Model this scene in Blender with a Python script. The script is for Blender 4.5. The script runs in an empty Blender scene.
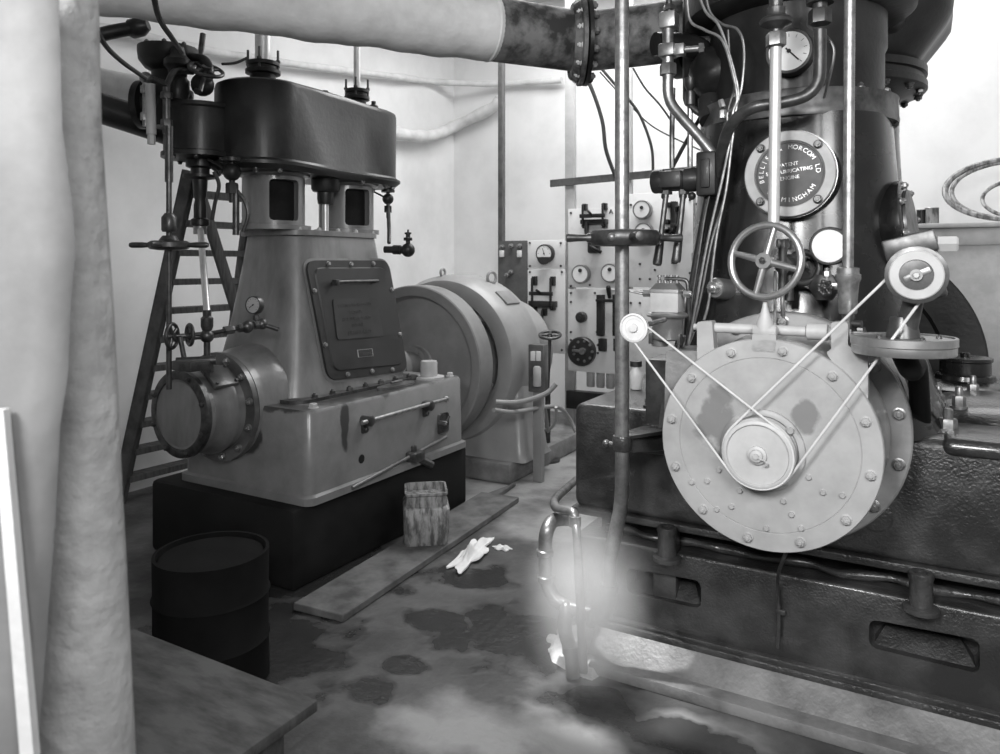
import bpy, bmesh, math, random
from mathutils import Vector as V, Matrix, Quaternion
random.seed(7)
PI = math.pi
col = bpy.context.scene.collection
scn = bpy.context.scene

# ------------------------------------------------------------------ camera, light, exposure
CAM_H = 1.6
YAW = math.radians(30)
FW = V((-math.sin(YAW), math.cos(YAW), 0)); RT = V((math.cos(YAW), math.sin(YAW), 0)); UP = V((0, 0, 1))
cd = bpy.data.cameras.new('camera'); cam = bpy.data.objects.new('camera', cd); col.objects.link(cam)
cam.location = (0, 0, CAM_H); cam.rotation_euler = (PI/2, 0, YAW)
cd.sensor_width = 36; cd.lens = 36*0.75; cd.shift_y = -0.112
cd.clip_start = 0.05
cd.dof.use_dof = True; cd.dof.focus_distance = 3.2; cd.dof.aperture_fstop = 5.6
scn.camera = cam
scn.view_settings.view_transform = 'Standard'; scn.view_settings.look = 'None'
scn.view_settings.gamma = 1; scn.view_settings.use_curve_mapping = False
scn.view_settings.exposure = 0.0

scn.cycles.volume_bounces = 4
w = bpy.data.worlds.new('sky'); scn.world = w; w.use_nodes = True
bg = w.node_tree.nodes['Background']; bg.inputs[0].default_value = (1, 1, 1, 1); bg.inputs[1].default_value = 0.12

def area(name, loc, target, sx, sy, power, spread=180):
    l = bpy.data.lights.new(name, 'AREA'); l.shape = 'RECTANGLE'; l.size = sx; l.size_y = sy; l.energy = power; l.spread = math.radians(spread)
    o = bpy.data.objects.new(name, l); col.objects.link(o); o.location = loc
    o.rotation_euler = (V(target)-V(loc)).to_track_quat('-Z', 'Y').to_euler(); return o
area('doorway_daylight', (-0.7, -1.1, 2.8), (-0.35, 2.7, 1.05), 0.7, 0.7, 26, 80)
area('front_fill_light', (1.2, -0.7, 2.9), (-1.0, 3.4, 1.9), 1.5, 1.3, 60, 130)  # added fill from the upper right front; no window is modelled there
area('back_wall_fill', (0.2, 6.3, 4.35), (0.2, 6.6, 0), 2.0, 1.2, 36)  # lamp added to brighten the right part of the back wall
area('roof_light', (-2.2, 5.6, 4.35), (-2.2, 5.9, 0), 2.6, 1.8, 150)
sl = bpy.data.lights.new('steam_spot', 'SPOT'); sl.energy = 1500; sl.spot_size = math.radians(10); sl.spot_blend = .8; sl.shadow_soft_size = .05  # added spot that brightens the steam
so = bpy.data.objects.new('steam_spot', sl); col.objects.link(so); so.location = (-2.1, 2.3, 4.3); so.rotation_euler = (V((-1.10, 2.64, .22))-V(so.location)).to_track_quat('-Z', 'Y').to_euler()

# ------------------------------------------------------------------ helpers
def ray(px, py): return FW + RT*((px-500)/750) + UP*((265-py)/750)
C0 = V((0, 0, CAM_H))
def onY(px, py, Y): d = ray(px, py); return C0 + d*(Y/d.y)
def onX(px, py, X): d = ray(px, py); return C0 + d*(X/d.x)
def onZ(px, py, Z=0.0): d = ray(px, py); return C0 + d*((Z-CAM_H)/d.z)
def onT(px, py, t): return C0 + ray(px, py)*t

def frame(axis):
    return V(axis).normalized().to_track_quat('Z', 'Y').to_matrix().to_4x4()

class MB:
    def __init__(s): s.b = bmesh.new()
    def box(s, lo, hi, bev=0.0, seg=2, mat=None):
        lo = V(lo); hi = V(hi)
        r = bmesh.ops.create_cube(s.b, size=1)['verts']
        c = (lo+hi)/2; d = hi-lo
        for v in r: v.co = V((v.co.x*d.x+c.x, v.co.y*d.y+c.y, v.co.z*d.z+c.z))
        if mat is not None:
            for v in r: v.co = mat @ v.co
        if bev > 0:
            es = list({e for v in r for e in v.link_edges})
            bmesh.ops.bevel(s.b, geom=es, offset=bev, segments=seg, profile=.5, affect='EDGES')
        return s
    def lathe(s, prof, o, axis, n=48, cap=True, a0=0, a1=2*PI):
        m = Matrix.Translation(V(o)) @ frame(axis)
        full = abs(a1-a0-2*PI) < 1e-6
        cnt = n if full else n+1
        rings = []
        for (r, h) in prof:
            if r < 1e-6: rings.append([s.b.verts.new(m @ V((0, 0, h)))])
            else: rings.append([s.b.verts.new(m @ V((r*math.cos(a0+(a1-a0)*i/n), r*math.sin(a0+(a1-a0)*i/n), h))) for i in range(cnt)])
        for A, B in zip(rings, rings[1:]):
            if len(A) == 1 and len(B) == 1: continue
            for i in range(n):
                j = (i+1) % cnt if full else i+1
                if len(A) == 1: s.b.faces.new((A[0], B[i], B[j]))
                elif len(B) == 1: s.b.faces.new((A[i], B[0], A[j]))
                else: s.b.faces.new((A[i], A[j], B[j], B[i]))
        if cap and full:
            if len(rings[0]) > 1: s.b.faces.new(rings[0][::-1])
            if len(rings[-1]) > 1: s.b.faces.new(rings[-1])
        return s
    def cyl(s, p0, p1, r, r2=None, n=20):
        p0 = V(p0); p1 = V(p1); d = p1-p0
        return s.lathe([(r, 0), (r if r2 is None else r2, d.length)], p0, d, n)
    def sph(s, c, r, n=16, sc=(1, 1, 1)):
        q = bmesh.ops.create_uvsphere(s.b, u_segments=n, v_segments=n//2+2, radius=r)['verts']
        for v in q: v.co = V((v.co.x*sc[0], v.co.y*sc[1], v.co.z*sc[2]))+V(c)
        return s
    def torus(s, c, axis, R, r, n=40, k=12, a0=0, a1=2*PI):
        m = Matrix.Translation(V(c)) @ frame(axis)
        full = abs(a1-a0-2*PI) < 1e-6; cnt = n if full else n+1
        rings = []
        for i in range(cnt):
            a = a0+(a1-a0)*i/n
            rings.append([s.b.verts.new(m @ V(((R+r*math.cos(2*PI*j/k))*math.cos(a), (R+r*math.cos(2*PI*j/k))*math.sin(a), r*math.sin(2*PI*j/k)))) for j in range(k)])
        for i in range(n):
            A = rings[i]; B = rings[(i+1) % cnt]
            for j in range(k): s.b.faces.new((A[j], B[j], B[(j+1) % k], A[(j+1) % k]))
        return s
    def tube(s, pts, r, n=12, sub=8, smooth=True, rr=None):
        P = [V(p) for p in pts]
        if smooth and len(P) > 2:
            Q = []; L = len(P)
            for i in range(L-1):
                a = P[max(i-1, 0)]; b = P[i]; c = P[i+1]; d = P[min(i+2, L-1)]
                for k in range(sub):
                    t = k/sub
                    Q.append(.5*((2*b)+(c-a)*t+(2*a-5*b+4*c-d)*t*t+(3*b-a-3*c+d)*t**3))
            Q.append(P[-1]); P = Q
        rings = []; T0 = (P[1]-P[0]).normalized(); N = T0.orthogonal().normalized()
        for i, p in enumerate(P):
            T = (P[min(i+1, len(P)-1)]-P[max(i-1, 0)]).normalized()
            N = T0.rotation_difference(T) @ N; N = (N-T*N.dot(T)).normalized(); T0 = T; Bn = T.cross(N)
            q = r if rr is None else rr(i/(len(P)-1))
            rings.append([s.b.verts.new(p+N*q*math.cos(2*PI*j/n)+Bn*q*math.sin(2*PI*j/n)) for j in range(n)])
        for A, B in zip(rings, rings[1:]):
            for j in range(n): s.b.faces.new((A[j], A[(j+1) % n], B[(j+1) % n], B[j]))
        s.b.faces.new(rings[0][::-1]); s.b.faces.new(rings[-1]); return s
    def loft(s, loops):
        R = [[s.b.verts.new(V(p)) for p in L] for L in loops]
        n = len(R[0])
        for A, B in zip(R, R[1:]):
            for j in range(n): s.b.faces.new((A[j], A[(j+1) % n], B[(j+1) % n], B[j]))
        s.b.faces.new(R[0][::-1]); s.b.faces.new(R[-1]); return s
    def prism(s, pts, dvec):
        d = V(dvec)
        return s.loft([[V(p) for p in pts], [V(p)+d for p in pts]])
    def hexn(s, c, axis, r, h, k=6):
        return s.lathe([(r, 0), (r, h*.85), (r*.88, h)], c, axis, k)
    def text(s, t, size, depth, m):
        cu = bpy.data.curves.new('t', 'FONT'); cu.body = t; cu.size = size; cu.extrude = depth; cu.align_x = 'CENTER'; cu.align_y = 'CENTER'
        o = bpy.data.objects.new('t', cu); col.objects.link(o)
        dg = bpy.context.evaluated_depsgraph_get(); me = bpy.data.meshes.new_from_object(o.evaluated_get(dg))
        me.transform(m); s.b.from_mesh(me)
        bpy.data.objects.remove(o); bpy.data.curves.remove(cu); bpy.data.meshes.remove(me); return s
    def mesh(s, name, origin, angle=38):
        bmesh.ops.recalc_face_normals(s.b, faces=s.b.faces)
        for v in s.b.verts: v.co -= origin
        me = bpy.data.meshes.new(name); s.b.to_mesh(me); s.b.free()
        for p in me.polygons: p.use_smooth = True
        me.set_sharp_from_angle(angle=math.radians(angle)); return me

WL = {}
def wl(o): return WL.get(o.name, V((0, 0, 0))) if o else V((0, 0, 0))
def build(name, mb, m, parent=None, label=None, angle=38, org=None):
    if org is None:
        cs = [v.co for v in mb.b.verts]
        lo = V([min(c[i] for c in cs) for i in range(3)]); hi = V([max(c[i] for c in cs) for i in range(3)])
        org = (lo+hi)/2
    org = V(org)
    me = mb.mesh(name, org, angle); me.materials.append(m)
    o = bpy.data.objects.new(name, me); col.objects.link(o)
    WL[o.name] = org
    if parent: o.parent = parent; o.location = org-wl(parent)
    else: o.location = org
    if label: o['label'] = label
    return o
def tag(o, label, cat, group=None, kind=None):
    if label: o['label'] = label
    if cat: o['category'] = cat
    if group: o['group'] = group
    if kind: o['kind'] = kind
    return o
def thing(name, label, cat, loc, group=None):
    o = bpy.data.objects.new(name, None); col.objects.link(o); o.location = loc; o.empty_display_size = .1
    WL[o.name] = V(loc); return tag(o, label, cat, group)
def struct(name, mb, m, label=None, **k):
    o = build(name, mb, m, **k); o['kind'] = 'structure'
    if label: o['label'] = label
    return o
_bolt = {}
def bolts(pos, axis, r, m, parent, name='bolt', h=None, stud=True, washer=True):
    """hex nuts with stud ends and washers, each an object of its own"""
    h = h or r*.9
    key = (round(r, 4), round(h, 4), m.name, stud, washer)
    if key not in _bolt:
        b = MB()
        z = 0
        if washer: b.lathe([(r*1.22, -.002), (r*1.22, r*.18), (r*1.1, r*.24)], (0, 0, 0), (0, 0, 1), 18); z = r*.2
        b.lathe([(r, z), (r, z+h*.8), (r*.85, z+h)], (0, 0, 0), (0, 0, 1), 6)
        if stud: b.lathe([(r*.5, z+h*.9), (r*.5, z+h*1.3), (r*.36, z+h*1.42)], (0, 0, 0), (0, 0, 1), 12)
        me = b.mesh('bolt', V((0, 0, 0)), 30); me.materials.append(m); _bolt[key] = me
    out = []
    for i, p in enumerate(pos):
        ax = axis[i] if isinstance(axis, list) else axis
        o = bpy.data.objects.new(name, _bolt[key]); col.objects.link(o)
        o.parent = parent; o.location = V(p)-wl(parent)
        o.rotation_euler = (V(ax).to_track_quat('Z', 'Y') @ Quaternion((0, 0, 1), random.random())).to_euler(); WL[o.name] = V(p)
        out.append(o)
    return out
def ring(c, axis, R, n, ph=0, a=None):
    m = frame(axis); c = V(c)
    return [c + (m @ V((R*math.cos(ph+2*PI*i/n), R*math.sin(ph+2*PI*i/n), 0))) for i in range(n)]
def rrect(x0, x1, y0, y1, r, z, n=5, rs=None):
    """rounded rectangle loop at height z; rs = radii for (x1y1, x0y1, x0y0, x1y0)"""
    rs = rs or (r,)*4; P = []
    for (cx, cy, a, q) in ((x1, y1, 0, rs[0]), (x0, y1, 90, rs[1]), (x0, y0, 180, rs[2]), (x1, y0, 270, rs[3])):
        sx = -1 if cx == x1 else 1; sy = -1 if cy == y1 else 1
        for k in range(n+1):
            t = math.radians(a+90*k/n)
            P.append(V((cx+sx*q+q*math.cos(t), cy+sy*q+q*math.sin(t), z)))
    return P
def round_poly(P, r, n=5):
    """round the corners of a planar polygon of 3D points"""
    P = [V(p) for p in P]; out = []; L = len(P)
    for i in range(L):
        a = P[i-1]; b = P[i]; c = P[(i+1) % L]
        rr = min(r, (a-b).length*.45, (c-b).length*.45)
        p = b+(a-b).normalized()*rr; q = b+(c-b).normalized()*rr
        for k in range(n+1):
            t = k/n; out.append(p*(1-t)**2+b*2*t*(1-t)+q*t*t)
    return out
class Plane:
    def __init__(s, o, u, v): s.o = V(o); s.u = V(u).normalized(); s.n = s.u.cross(V(v)).normalized(); s.v = s.n.cross(s.u)
    def hit(s, px, py, h=0.0):
        d = ray(px, py); t = (s.o+s.n*h-C0).dot(s.n)/d.dot(s.n); return C0+d*t
def cut(o, mb):
    me = mb.mesh('cut', V((0, 0, 0))); c = bpy.data.objects.new('cut', me); col.objects.link(c)
    md = o.modifiers.new('b', 'BOOLEAN'); md.operation = 'DIFFERENCE'; md.object = c; md.solver = 'EXACT'
    bpy.context.view_layer.update()
    dg = bpy.context.evaluated_depsgraph_get(); dg.update()
    nm = bpy.data.meshes.new_from_object(o.evaluated_get(dg))
    o.modifiers.clear(); old = o.data; o.data = nm; nm.name = old.name
    for p in nm.polygons: p.use_smooth = True
    nm.set_sharp_from_angle(angle=math.radians(30))
    bpy.data.objects.remove(c)

# ------------------------------------------------------------------ materials (all neutral greys: a black-and-white photograph)
def mat(name, v, rough=.5, metal=0., v2=None, scale=6., lo=.4, hi=.65, bump=0., bscale=60., coat=0., r2=None, stretch=None, coords='Object', stains=None, stain_v=.02, stain_r=.2, trans=0., spec=None, pales=None, pale_v=.4):
    m = bpy.data.materials.new(name); m.use_nodes = True; nt = m.node_tree; N = nt.nodes; L = nt.links
    bs = N['Principled BSDF']; bs.inputs['Metallic'].default_value = metal
    bs.inputs['Coat Weight'].default_value = coat; bs.inputs['Coat Roughness'].default_value = .12
    if spec is not None: bs.inputs['Specular IOR Level'].default_value = spec
    if trans: bs.inputs['Transmission Weight'].default_value = trans
    if coords == 'Object': tc = N.new('ShaderNodeTexCoord').outputs['Object']
    else: tc = N.new('ShaderNodeNewGeometry').outputs['Position']
    if stretch:
        mp = N.new('ShaderNodeMapping'); mp.inputs['Scale'].default_value = stretch; L.new(tc, mp.inputs[0]); vec = mp.outputs[0]
    else: vec = tc
    def c4(x): return (x, x, x, 1)
    no = N.new('ShaderNodeTexNoise'); no.inputs['Scale'].default_value = scale; no.inputs['Detail'].default_value = 8; no.inputs['Roughness'].default_value = .6; L.new(vec, no.inputs['Vector'])
    mr = N.new('ShaderNodeMapRange'); mr.inputs['From Min'].default_value = lo; mr.inputs['From Max'].default_value = hi; L.new(no.outputs['Fac'], mr.inputs['Value'])
    mx = N.new('ShaderNodeMix'); mx.data_type = 'RGBA'; mx.inputs['A'].default_value = c4(v); mx.inputs['B'].default_value = c4(v2 if v2 is not None else v*.8)
    L.new(mr.outputs[0], mx.inputs['Factor']); colr = mx.outputs['Result']
    rm = N.new('ShaderNodeMix'); rm.data_type = 'FLOAT'; rm.inputs['A'].default_value = rough; rm.inputs['B'].default_value = r2 if r2 is not None else min(1, rough*1.25)
    L.new(mr.outputs[0], rm.inputs['Factor']); rgh = rm.outputs['Result']
    for (lst, val, rg, amt, f0, f1) in ((pales, pale_v, .5, .9, 1.7, 2.6), (stains, stain_v, stain_r, .85, 2.0, 2.3)):
        if not lst: continue
        acc = None
        for (c, rd) in lst:
            sb = N.new('ShaderNodeVectorMath'); sb.operation = 'SUBTRACT'; L.new(tc, sb.inputs[0]); sb.inputs[1].default_value = c
            dv = N.new('ShaderNodeVectorMath'); dv.operation = 'DIVIDE'; L.new(sb.outputs[0], dv.inputs[0]); dv.inputs[1].default_value = rd
            ln = N.new('ShaderNodeVectorMath'); ln.operation = 'LENGTH'; L.new(dv.outputs[0], ln.inputs[0])
            if acc is None: acc = ln.outputs['Value']
            else:
                mn = N.new('ShaderNodeMath'); mn.operation = 'MINIMUM'; L.new(acc, mn.inputs[0]); L.new(ln.outputs['Value'], mn.inputs[1]); acc = mn.outputs[0]
        n2 = N.new('ShaderNodeTexNoise'); n2.inputs['Scale'].default_value = scale*1.8; n2.inputs['Detail'].default_value = 6; L.new(tc, n2.inputs['Vector'])
        ma = N.new('ShaderNodeMath'); ma.operation = 'MULTIPLY_ADD'; L.new(n2.outputs['Fac'], ma.inputs[0]); ma.inputs[1].default_value = 2.4; L.new(acc, ma.inputs[2])
        sm = N.new('ShaderNodeMapRange'); sm.inputs['From Min'].default_value = f0; sm.inputs['From Max'].default_value = f1; sm.inputs['To Min'].default_value = amt; sm.inputs['To Max'].default_value = 0; L.new(ma.outputs[0], sm.inputs['Value'])
        m2 = N.new('ShaderNodeMix'); m2.data_type = 'RGBA'; L.new(colr, m2.inputs['A']); m2.inputs['B'].default_value = c4(val); L.new(sm.outputs[0], m2.inputs['Factor']); colr = m2.outputs['Result']
        r3 = N.new('ShaderNodeMix'); r3.data_type = 'FLOAT'; L.new(rgh, r3.inputs['A']); r3.inputs['B'].default_value = rg; L.new(sm.outputs[0], r3.inputs['Factor']); rgh = r3.outputs['Result']
    L.new(colr, bs.inputs['Base Color']); L.new(rgh, bs.inputs['Roughness'])
    if bump > 0:
        nb = N.new('ShaderNodeTexNoise'); nb.inputs['Scale'].default_value = bscale; nb.inputs['Detail'].default_value = 5; L.new(vec, nb.inputs['Vector'])
        bp = N.new('ShaderNodeBump'); bp.inputs['Strength'].default_value = bump; bp.inputs['Distance'].default_value = .01; L.new(nb.outputs['Fac'], bp.inputs['Height']); L.new(bp.outputs[0], bs.inputs['Normal'])
    return m

fl = lambda px, py: tuple(onZ(px, py))
floor_st = [(fl(540, 640), (.42, .30, 9)), (fl(372, 690), (.13, .10, 9)), (fl(405, 665), (.11, .07, 9)), (fl(470, 575), (.30, .16, 9)), (fl(600, 705), (.22, .12, 9)), (fl(690, 745), (.30, .12, 9)), (fl(300, 560), (.7, .5, 9)), (fl(440, 620), (.2, .1, 9)), (fl(250, 640), (.5, .4, 9))]
floor_pale = [(fl(480, 735), (.30, .16, 9)), (fl(550, 740), (.2, .14, 9)), (fl(530, 470), (.5, 1.0, 9)), (fl(420, 720), (.14, .08, 9)), (fl(560, 520), (.3, .4, 9)), (fl(700, 735), (.2, .1, 9))]
M_floor = mat('oily concrete floor', .12, .42, v2=.05, pales=floor_pale, pale_v=.34, scale=2.6, lo=.38, hi=.62, bump=.35, bscale=24, coords='W', stains=floor_st, stain_v=.022, stain_r=.2)
M_wall = mat('white painted wall', .80, .85, v2=.68, scale=1.3, bump=.15, bscale=9, coords='W')
M_ceil = mat('ceiling board', .7, .9)
M_conc = mat('oil-soaked concrete', .24, .4, v2=.10, scale=4, bump=.3, bscale=60, coat=.2)
M_rubble = mat('pale broken cement', .75, .9, v2=.45, scale=14, bump=1, bscale=30)
M_black = mat('glossy black enamel', .009, .22, v2=.016, scale=5, bump=.05, bscale=25, coat=.3, r2=.32, spec=.45)
M_bed = mat('oily black cast iron', .022, .28, v2=.07, scale=5, lo=.42, hi=.7, bump=.4, bscale=110, coat=.5, r2=.45)
M_dcast = mat('dark sooty casting', .012, .38, v2=.028, scale=5, bump=.12, bscale=40, coat=.05, spec=.35)
M_drumgrey = mat('grey painted drum casting', .32, .32, v2=.16, scale=4, bump=.12, bscale=30, coat=.3)
M_steel = mat('worn bright steel', .52, .30, .85, v2=.36, scale=14, r2=.45)
M_chrome = mat('polished steel rod', .72, .36, .55, v2=.62, scale=12, r2=.42)
M_nut = mat('greased steel nut', .36, .34, .7, v2=.2, scale=30)
M_brass = mat('tarnished copper pipe', .30, .33, .8, v2=.16, scale=16)
M_dsteel = mat('dark oiled steel', .12, .35, .7, v2=.06, scale=20)
M_pale = mat('pale grey painted metal', .46, .45, v2=.38, scale=9, bump=.08, bscale=30)
M_eng = mat('light grey enamel with oil runs', .22, .32, v2=.12, scale=3.2, lo=.42, hi=.72, bump=.06, bscale=14, coat=.35, stretch=(2.2, 2.2, .7))
M_engd = mat('mid grey oily paint', .13, .34, v2=.06, scale=6, coat=.35)
M_door = mat('dark grey access door paint', .022, .45, v2=.034, scale=8, coat=.1)
M_doorlt = mat('worn raised metal lettering', .07, .5)
M_doorpl = mat('slightly paler cast plate', .04, .5, v2=.03)
M_fly = mat('grey painted flywheel', .22, .45, v2=.17, scale=4)
M_gen = mat('grey generator enamel', .30, .42, v2=.24, scale=3, coat=.15)
M_slate = mat('dark slate panel', .10, .5, v2=.07, scale=10)
M_marble = mat('white veined marble panel', .74, .4, v2=.55, scale=7, lo=.55, hi=.75)
M_dialw = mat('white dial face', .85, .35, v2=.8)
M_ink = mat('black ink', .012, .5)
M_gauge = mat('worn black gauge case', .03, .35)
M_wood = mat('weathered timber', .085, .75, v2=.04, scale=6, bump=.4, bscale=20, stretch=(1, 3, 1))
M_woodd = mat('dark stained timber', .10, .6, v2=.055, scale=9, bump=.3, bscale=20, stretch=(1, 6, 1))
M_plank = mat('dirty scaffold plank', .15, .7, v2=.06, scale=5, bump=.6, bscale=16)
M_lag = mat('white plastered pipe lagging', .70, .8, v2=.55, scale=5, bump=.6, bscale=14)
M_pipe = mat('scorched steam pipe', .20, .55, .1, v2=.035, scale=9, lo=.4, hi=.6, bump=.3, bscale=30)
M_canvas = mat('grey canvas wrapping', .46, .9, v2=.24, scale=9, lo=.35, hi=.7, bump=1, bscale=26)
M_board = mat('scratched pale painted board', .22, .75, v2=.14, scale=4, bump=.4, bscale=9)
M_cable = mat('black cable', .03, .6)
M_rag = mat('white cotton rag', .85, .9, bump=.4, bscale=40)
M_tin = mat('rusty tin', .32, .5, .2, v2=.09, scale=16, lo=.42, hi=.6, bump=.2, stretch=(2, 2, .6))
M_cord = mat('pale cord', .6, .9)
M_soot = mat('sooty black paint', .008, .6, v2=.016, scale=4, spec=.2)
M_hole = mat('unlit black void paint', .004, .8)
M_band = mat('worn steel lagging band', .16, .4, .6, v2=.05, scale=9)
M_glass = mat('clear glass', .9, .05, trans=1.)
M_barrel = mat('tarred black barrel', .006, .8, v2=.012, spec=.12)

# ------------------------------------------------------------------ the room
X0, X1, YB, ZC = -4.9, 2.0, 7.4, 4.5
struct('floor', MB().box((X0, -2.2, -.1), (X1, YB, 0)), M_floor)
struct('wall_back', MB().box((X0-.15, YB, -.1), (X1+.15, YB+.15, ZC)), M_wall)
struct('wall_left', MB().box((X0-.15, -2.2, -.1), (X0, YB, ZC)), M_wall)
struct('wall_right', MB().box((X1, 1.0, -.1), (X1+.15, YB, ZC)), M_wall)
struct('wall_front', MB().box((X0, -.55, -.1), (-1.15, -.4, ZC)), M_wall)
struct('ceiling', MB().box((X0, -.3, ZC), (X1, YB, ZC+.1)), M_ceil)

# foreground: hanging sheet and wrapped post at the left edge
def wavy(xs, t, name, m, thick, lab, cat):
    # xs: list of (left px, right px, py); the cross-section is a real rounded post
    loops = []
    for (a, c, y) in xs:
        pa = onT(a, y, t); pc = onT(c, y, t); ctr = (pa+pc)/2; hw = (pc-pa).length/2
        loops.append([ctr + RT*hw*math.cos(2*PI*k/20)*1.0 + FW*thick*math.sin(2*PI*k/20) for k in range(20)])
    o = build(name, MB().loft(loops), m, angle=80); tag(o, lab, cat); return o
wavy([(44, 88, -60), (46, 92, 0), (48, 95, 125), (54, 100, 200), (58, 103, 250), (55, 108, 310), (52, 112, 377), (46, 118, 480), (40, 123, 560), (34, 128, 660), (28, 133, 754), (24, 137, 900)], 1.02,
     'canvas_wrapped_post', M_canvas, .05, 'rough upright post wrapped in grey canvas beside the pale board', 'post')
def slab(xs, t, name, m, thick, lab, cat):
    loops = []
    for (a, c, y) in xs:
        pa = onT(a, y, t); pc = onT(c, y, t); w_ = (pc-pa).length
        P = [pa, pc-RT*thick*.6, pc, pc-RT*thick*.6+FW*thick, pa+FW*thick]
        P = [pa, pc-RT*thick*.8, pc-RT*thick*.25+FW*thick*.12, pc+FW*thick*.5, pc-RT*thick*.3+FW*thick*.9, pa+FW*thick]
        loops.append(P)
    o = build(name, MB().loft(loops), m, angle=60); tag(o, lab, cat); return o
slab([(-70, 49, -60), (-70, 49, 0), (-70, 52, 125), (-70, 62, 200), (-70, 66, 250), (-70, 61, 300), (-70, 58, 377), (-70, 50, 430), (-70, 45, 530), (-70, 38, 620), (-70, 32, 700), (-70, 28, 754), (-70, 20, 900)], .86,
     'painted_board', M_board, .04, 'scratched pale board with a wavy edge at the left of the doorway', 'board')
b = MB(); b.prism([onT(-8, 410, .84), onT(3, 410, .84), onT(34, 760, .84), onT(20, 760, .84)], FW*.012)
tag(build('timber_strip', b, M_lag), 'white painted strip leaning against the pale board', 'strip')

# bench at the lower left
root = thing('wooden_bench', 'rough wooden bench with worn top in the dark lower left corner', 'bench', (-1.9, 1.1, 0))
zc = .45; p0 = onZ(318, 700, zc)
build('bench_top', MB().box((p0.x-1.3, p0.y-.9, zc-.03), (p0.x, p0.y, zc), .004), M_wood, root)
for (x, y) in ((p0.x-.09, p0.y-.1), (p0.x-.09, p0.y-.85), (p0.x-1.2, p0.y-.1), (p0.x-1.2, p0.y-.85)):
    build('leg', MB().box((x-.05, y-.04, 0), (x+.03, y+.04, zc-.03), .004), M_wood, root)

# dark barrel
c = V((-2.41, 1.95, 0))
root = thing('oil_drum', 'tar-black drum standing in the shadow behind the bench', 'drum', c)
build('body', MB().lathe([(.205, 0), (.215, .01), (.21, .16), (.217, .17), (.21, .18), (.21, .33), (.217, .34), (.21, .35), (.212, .5), (.20, .5), (.198, .47), (0, .47)], c, UP, 40), M_barrel, root)
build('lid', MB().lathe([(.19, 0), (.19, .012), (0, .016)], c+V((0, 0, .472)), UP, 40), M_barrel, root)

# planks on the floor
def plank(a, b_, c_, z0, h, name, lab):
    # a, b_ = near end corners (px), c_ = far point along the edge from b_
    A = onZ(*a, z0+h); B = onZ(*b_, z0+h); Cc = onZ(*c_, z0+h); d = (Cc-B)
    pr = [A, B, B+d, A+d]
    mb = MB(); mb.prism([V((p.x, p.y, z0)) for p in pr], (0, 0, h))
    bmesh.ops.bevel(mb.b, geom=list(mb.b.edges), offset=.004, segments=1, affect='EDGES')
    return tag(build(name, mb, M_plank), lab, 'plank')
plank((293, 603), (343, 615), (519, 497), .002, .035, 'floor_plank', 'dirty plank lying on the floor, its near end in front of the dark plinth')
plank((385, 560), (430, 541), (516, 482), .002, .03, 'floor_plank', 'narrow plank lying behind the rusty tin beside the dark plinth')

# rusty tin
c = onZ(427, 541, .037); c.z = .037; c += V((-.03, .03, 0))
root = thing('rusty_tin', 'square rusty tin with a narrower neck standing on the plank', 'tin', c)
def sq(h, r, q): return [p for p in rrect(-h, h, -h, h, q, r)]
R = Matrix.Translation(c) @ Matrix.Rotation(math.radians(38), 4, 'Z')
mb = MB(); mb.loft([[R @ p for p in sq(h, z, q)] for (h, z, q) in ((.118, .0, .03), (.124, .02, .03), (.130, .20, .03), (.122, .215, .03), (.116, .218, .03), (.112, .27, .03), (.120, .278, .03), (.120, .29, .03), (.108, .29, .03), (.105, .25, .03))])
build('body', mb, M_tin, root)
# rag
def rag(c, sx, sy, h, name, lab, seed, m=M_rag, ang=0):
    rnd = random.Random(seed); mb = MB(); n = 14
    g = bmesh.ops.create_grid(mb.b, x_segments=n, y_segments=n, size=1)['verts']
    for v in g:
        x, y = v.co.x, v.co.y; r = math.hypot(x, y)
        k = 1/(max(1, r)) if r > 0 else 1
        wob = 1+.22*math.sin(5*math.atan2(y, x)+seed)+.12*math.sin(9*math.atan2(y, x)+2*seed)
        X = x*k*wob*sx; Y = y*k*wob*sy
        z = h*(max(0, 1-r*.8)*(.6+.4*math.sin(7*x+seed))*(.7+.5*math.cos(6*y+2*seed))+.1+.1*rnd.random())
        ca, sa = math.cos(ang), math.sin(ang)
        v.co = V((c[0]+X*ca-Y*sa, c[1]+X*sa+Y*ca, c[2]+max(.006, z)))
    bmesh.ops.solidify(mb.b, geom=list(mb.b.faces), thickness=.004)
    return tag(build(name, mb, m, angle=70), lab, 'rag')
rd_ = onZ(488, 538)-onZ(457, 569)
rag(onZ(472, 556), .5*rd_.length, .065, .07, 'cotton_rag', 'crumpled white rag lying on the oily floor', 3, ang=math.atan2(rd_.y, rd_.x))
rag(onZ(502, 549), .05, .03, .03, 'cotton_rag', 'small white scrap of rag right of the larger crumpled rag', 5)

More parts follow.
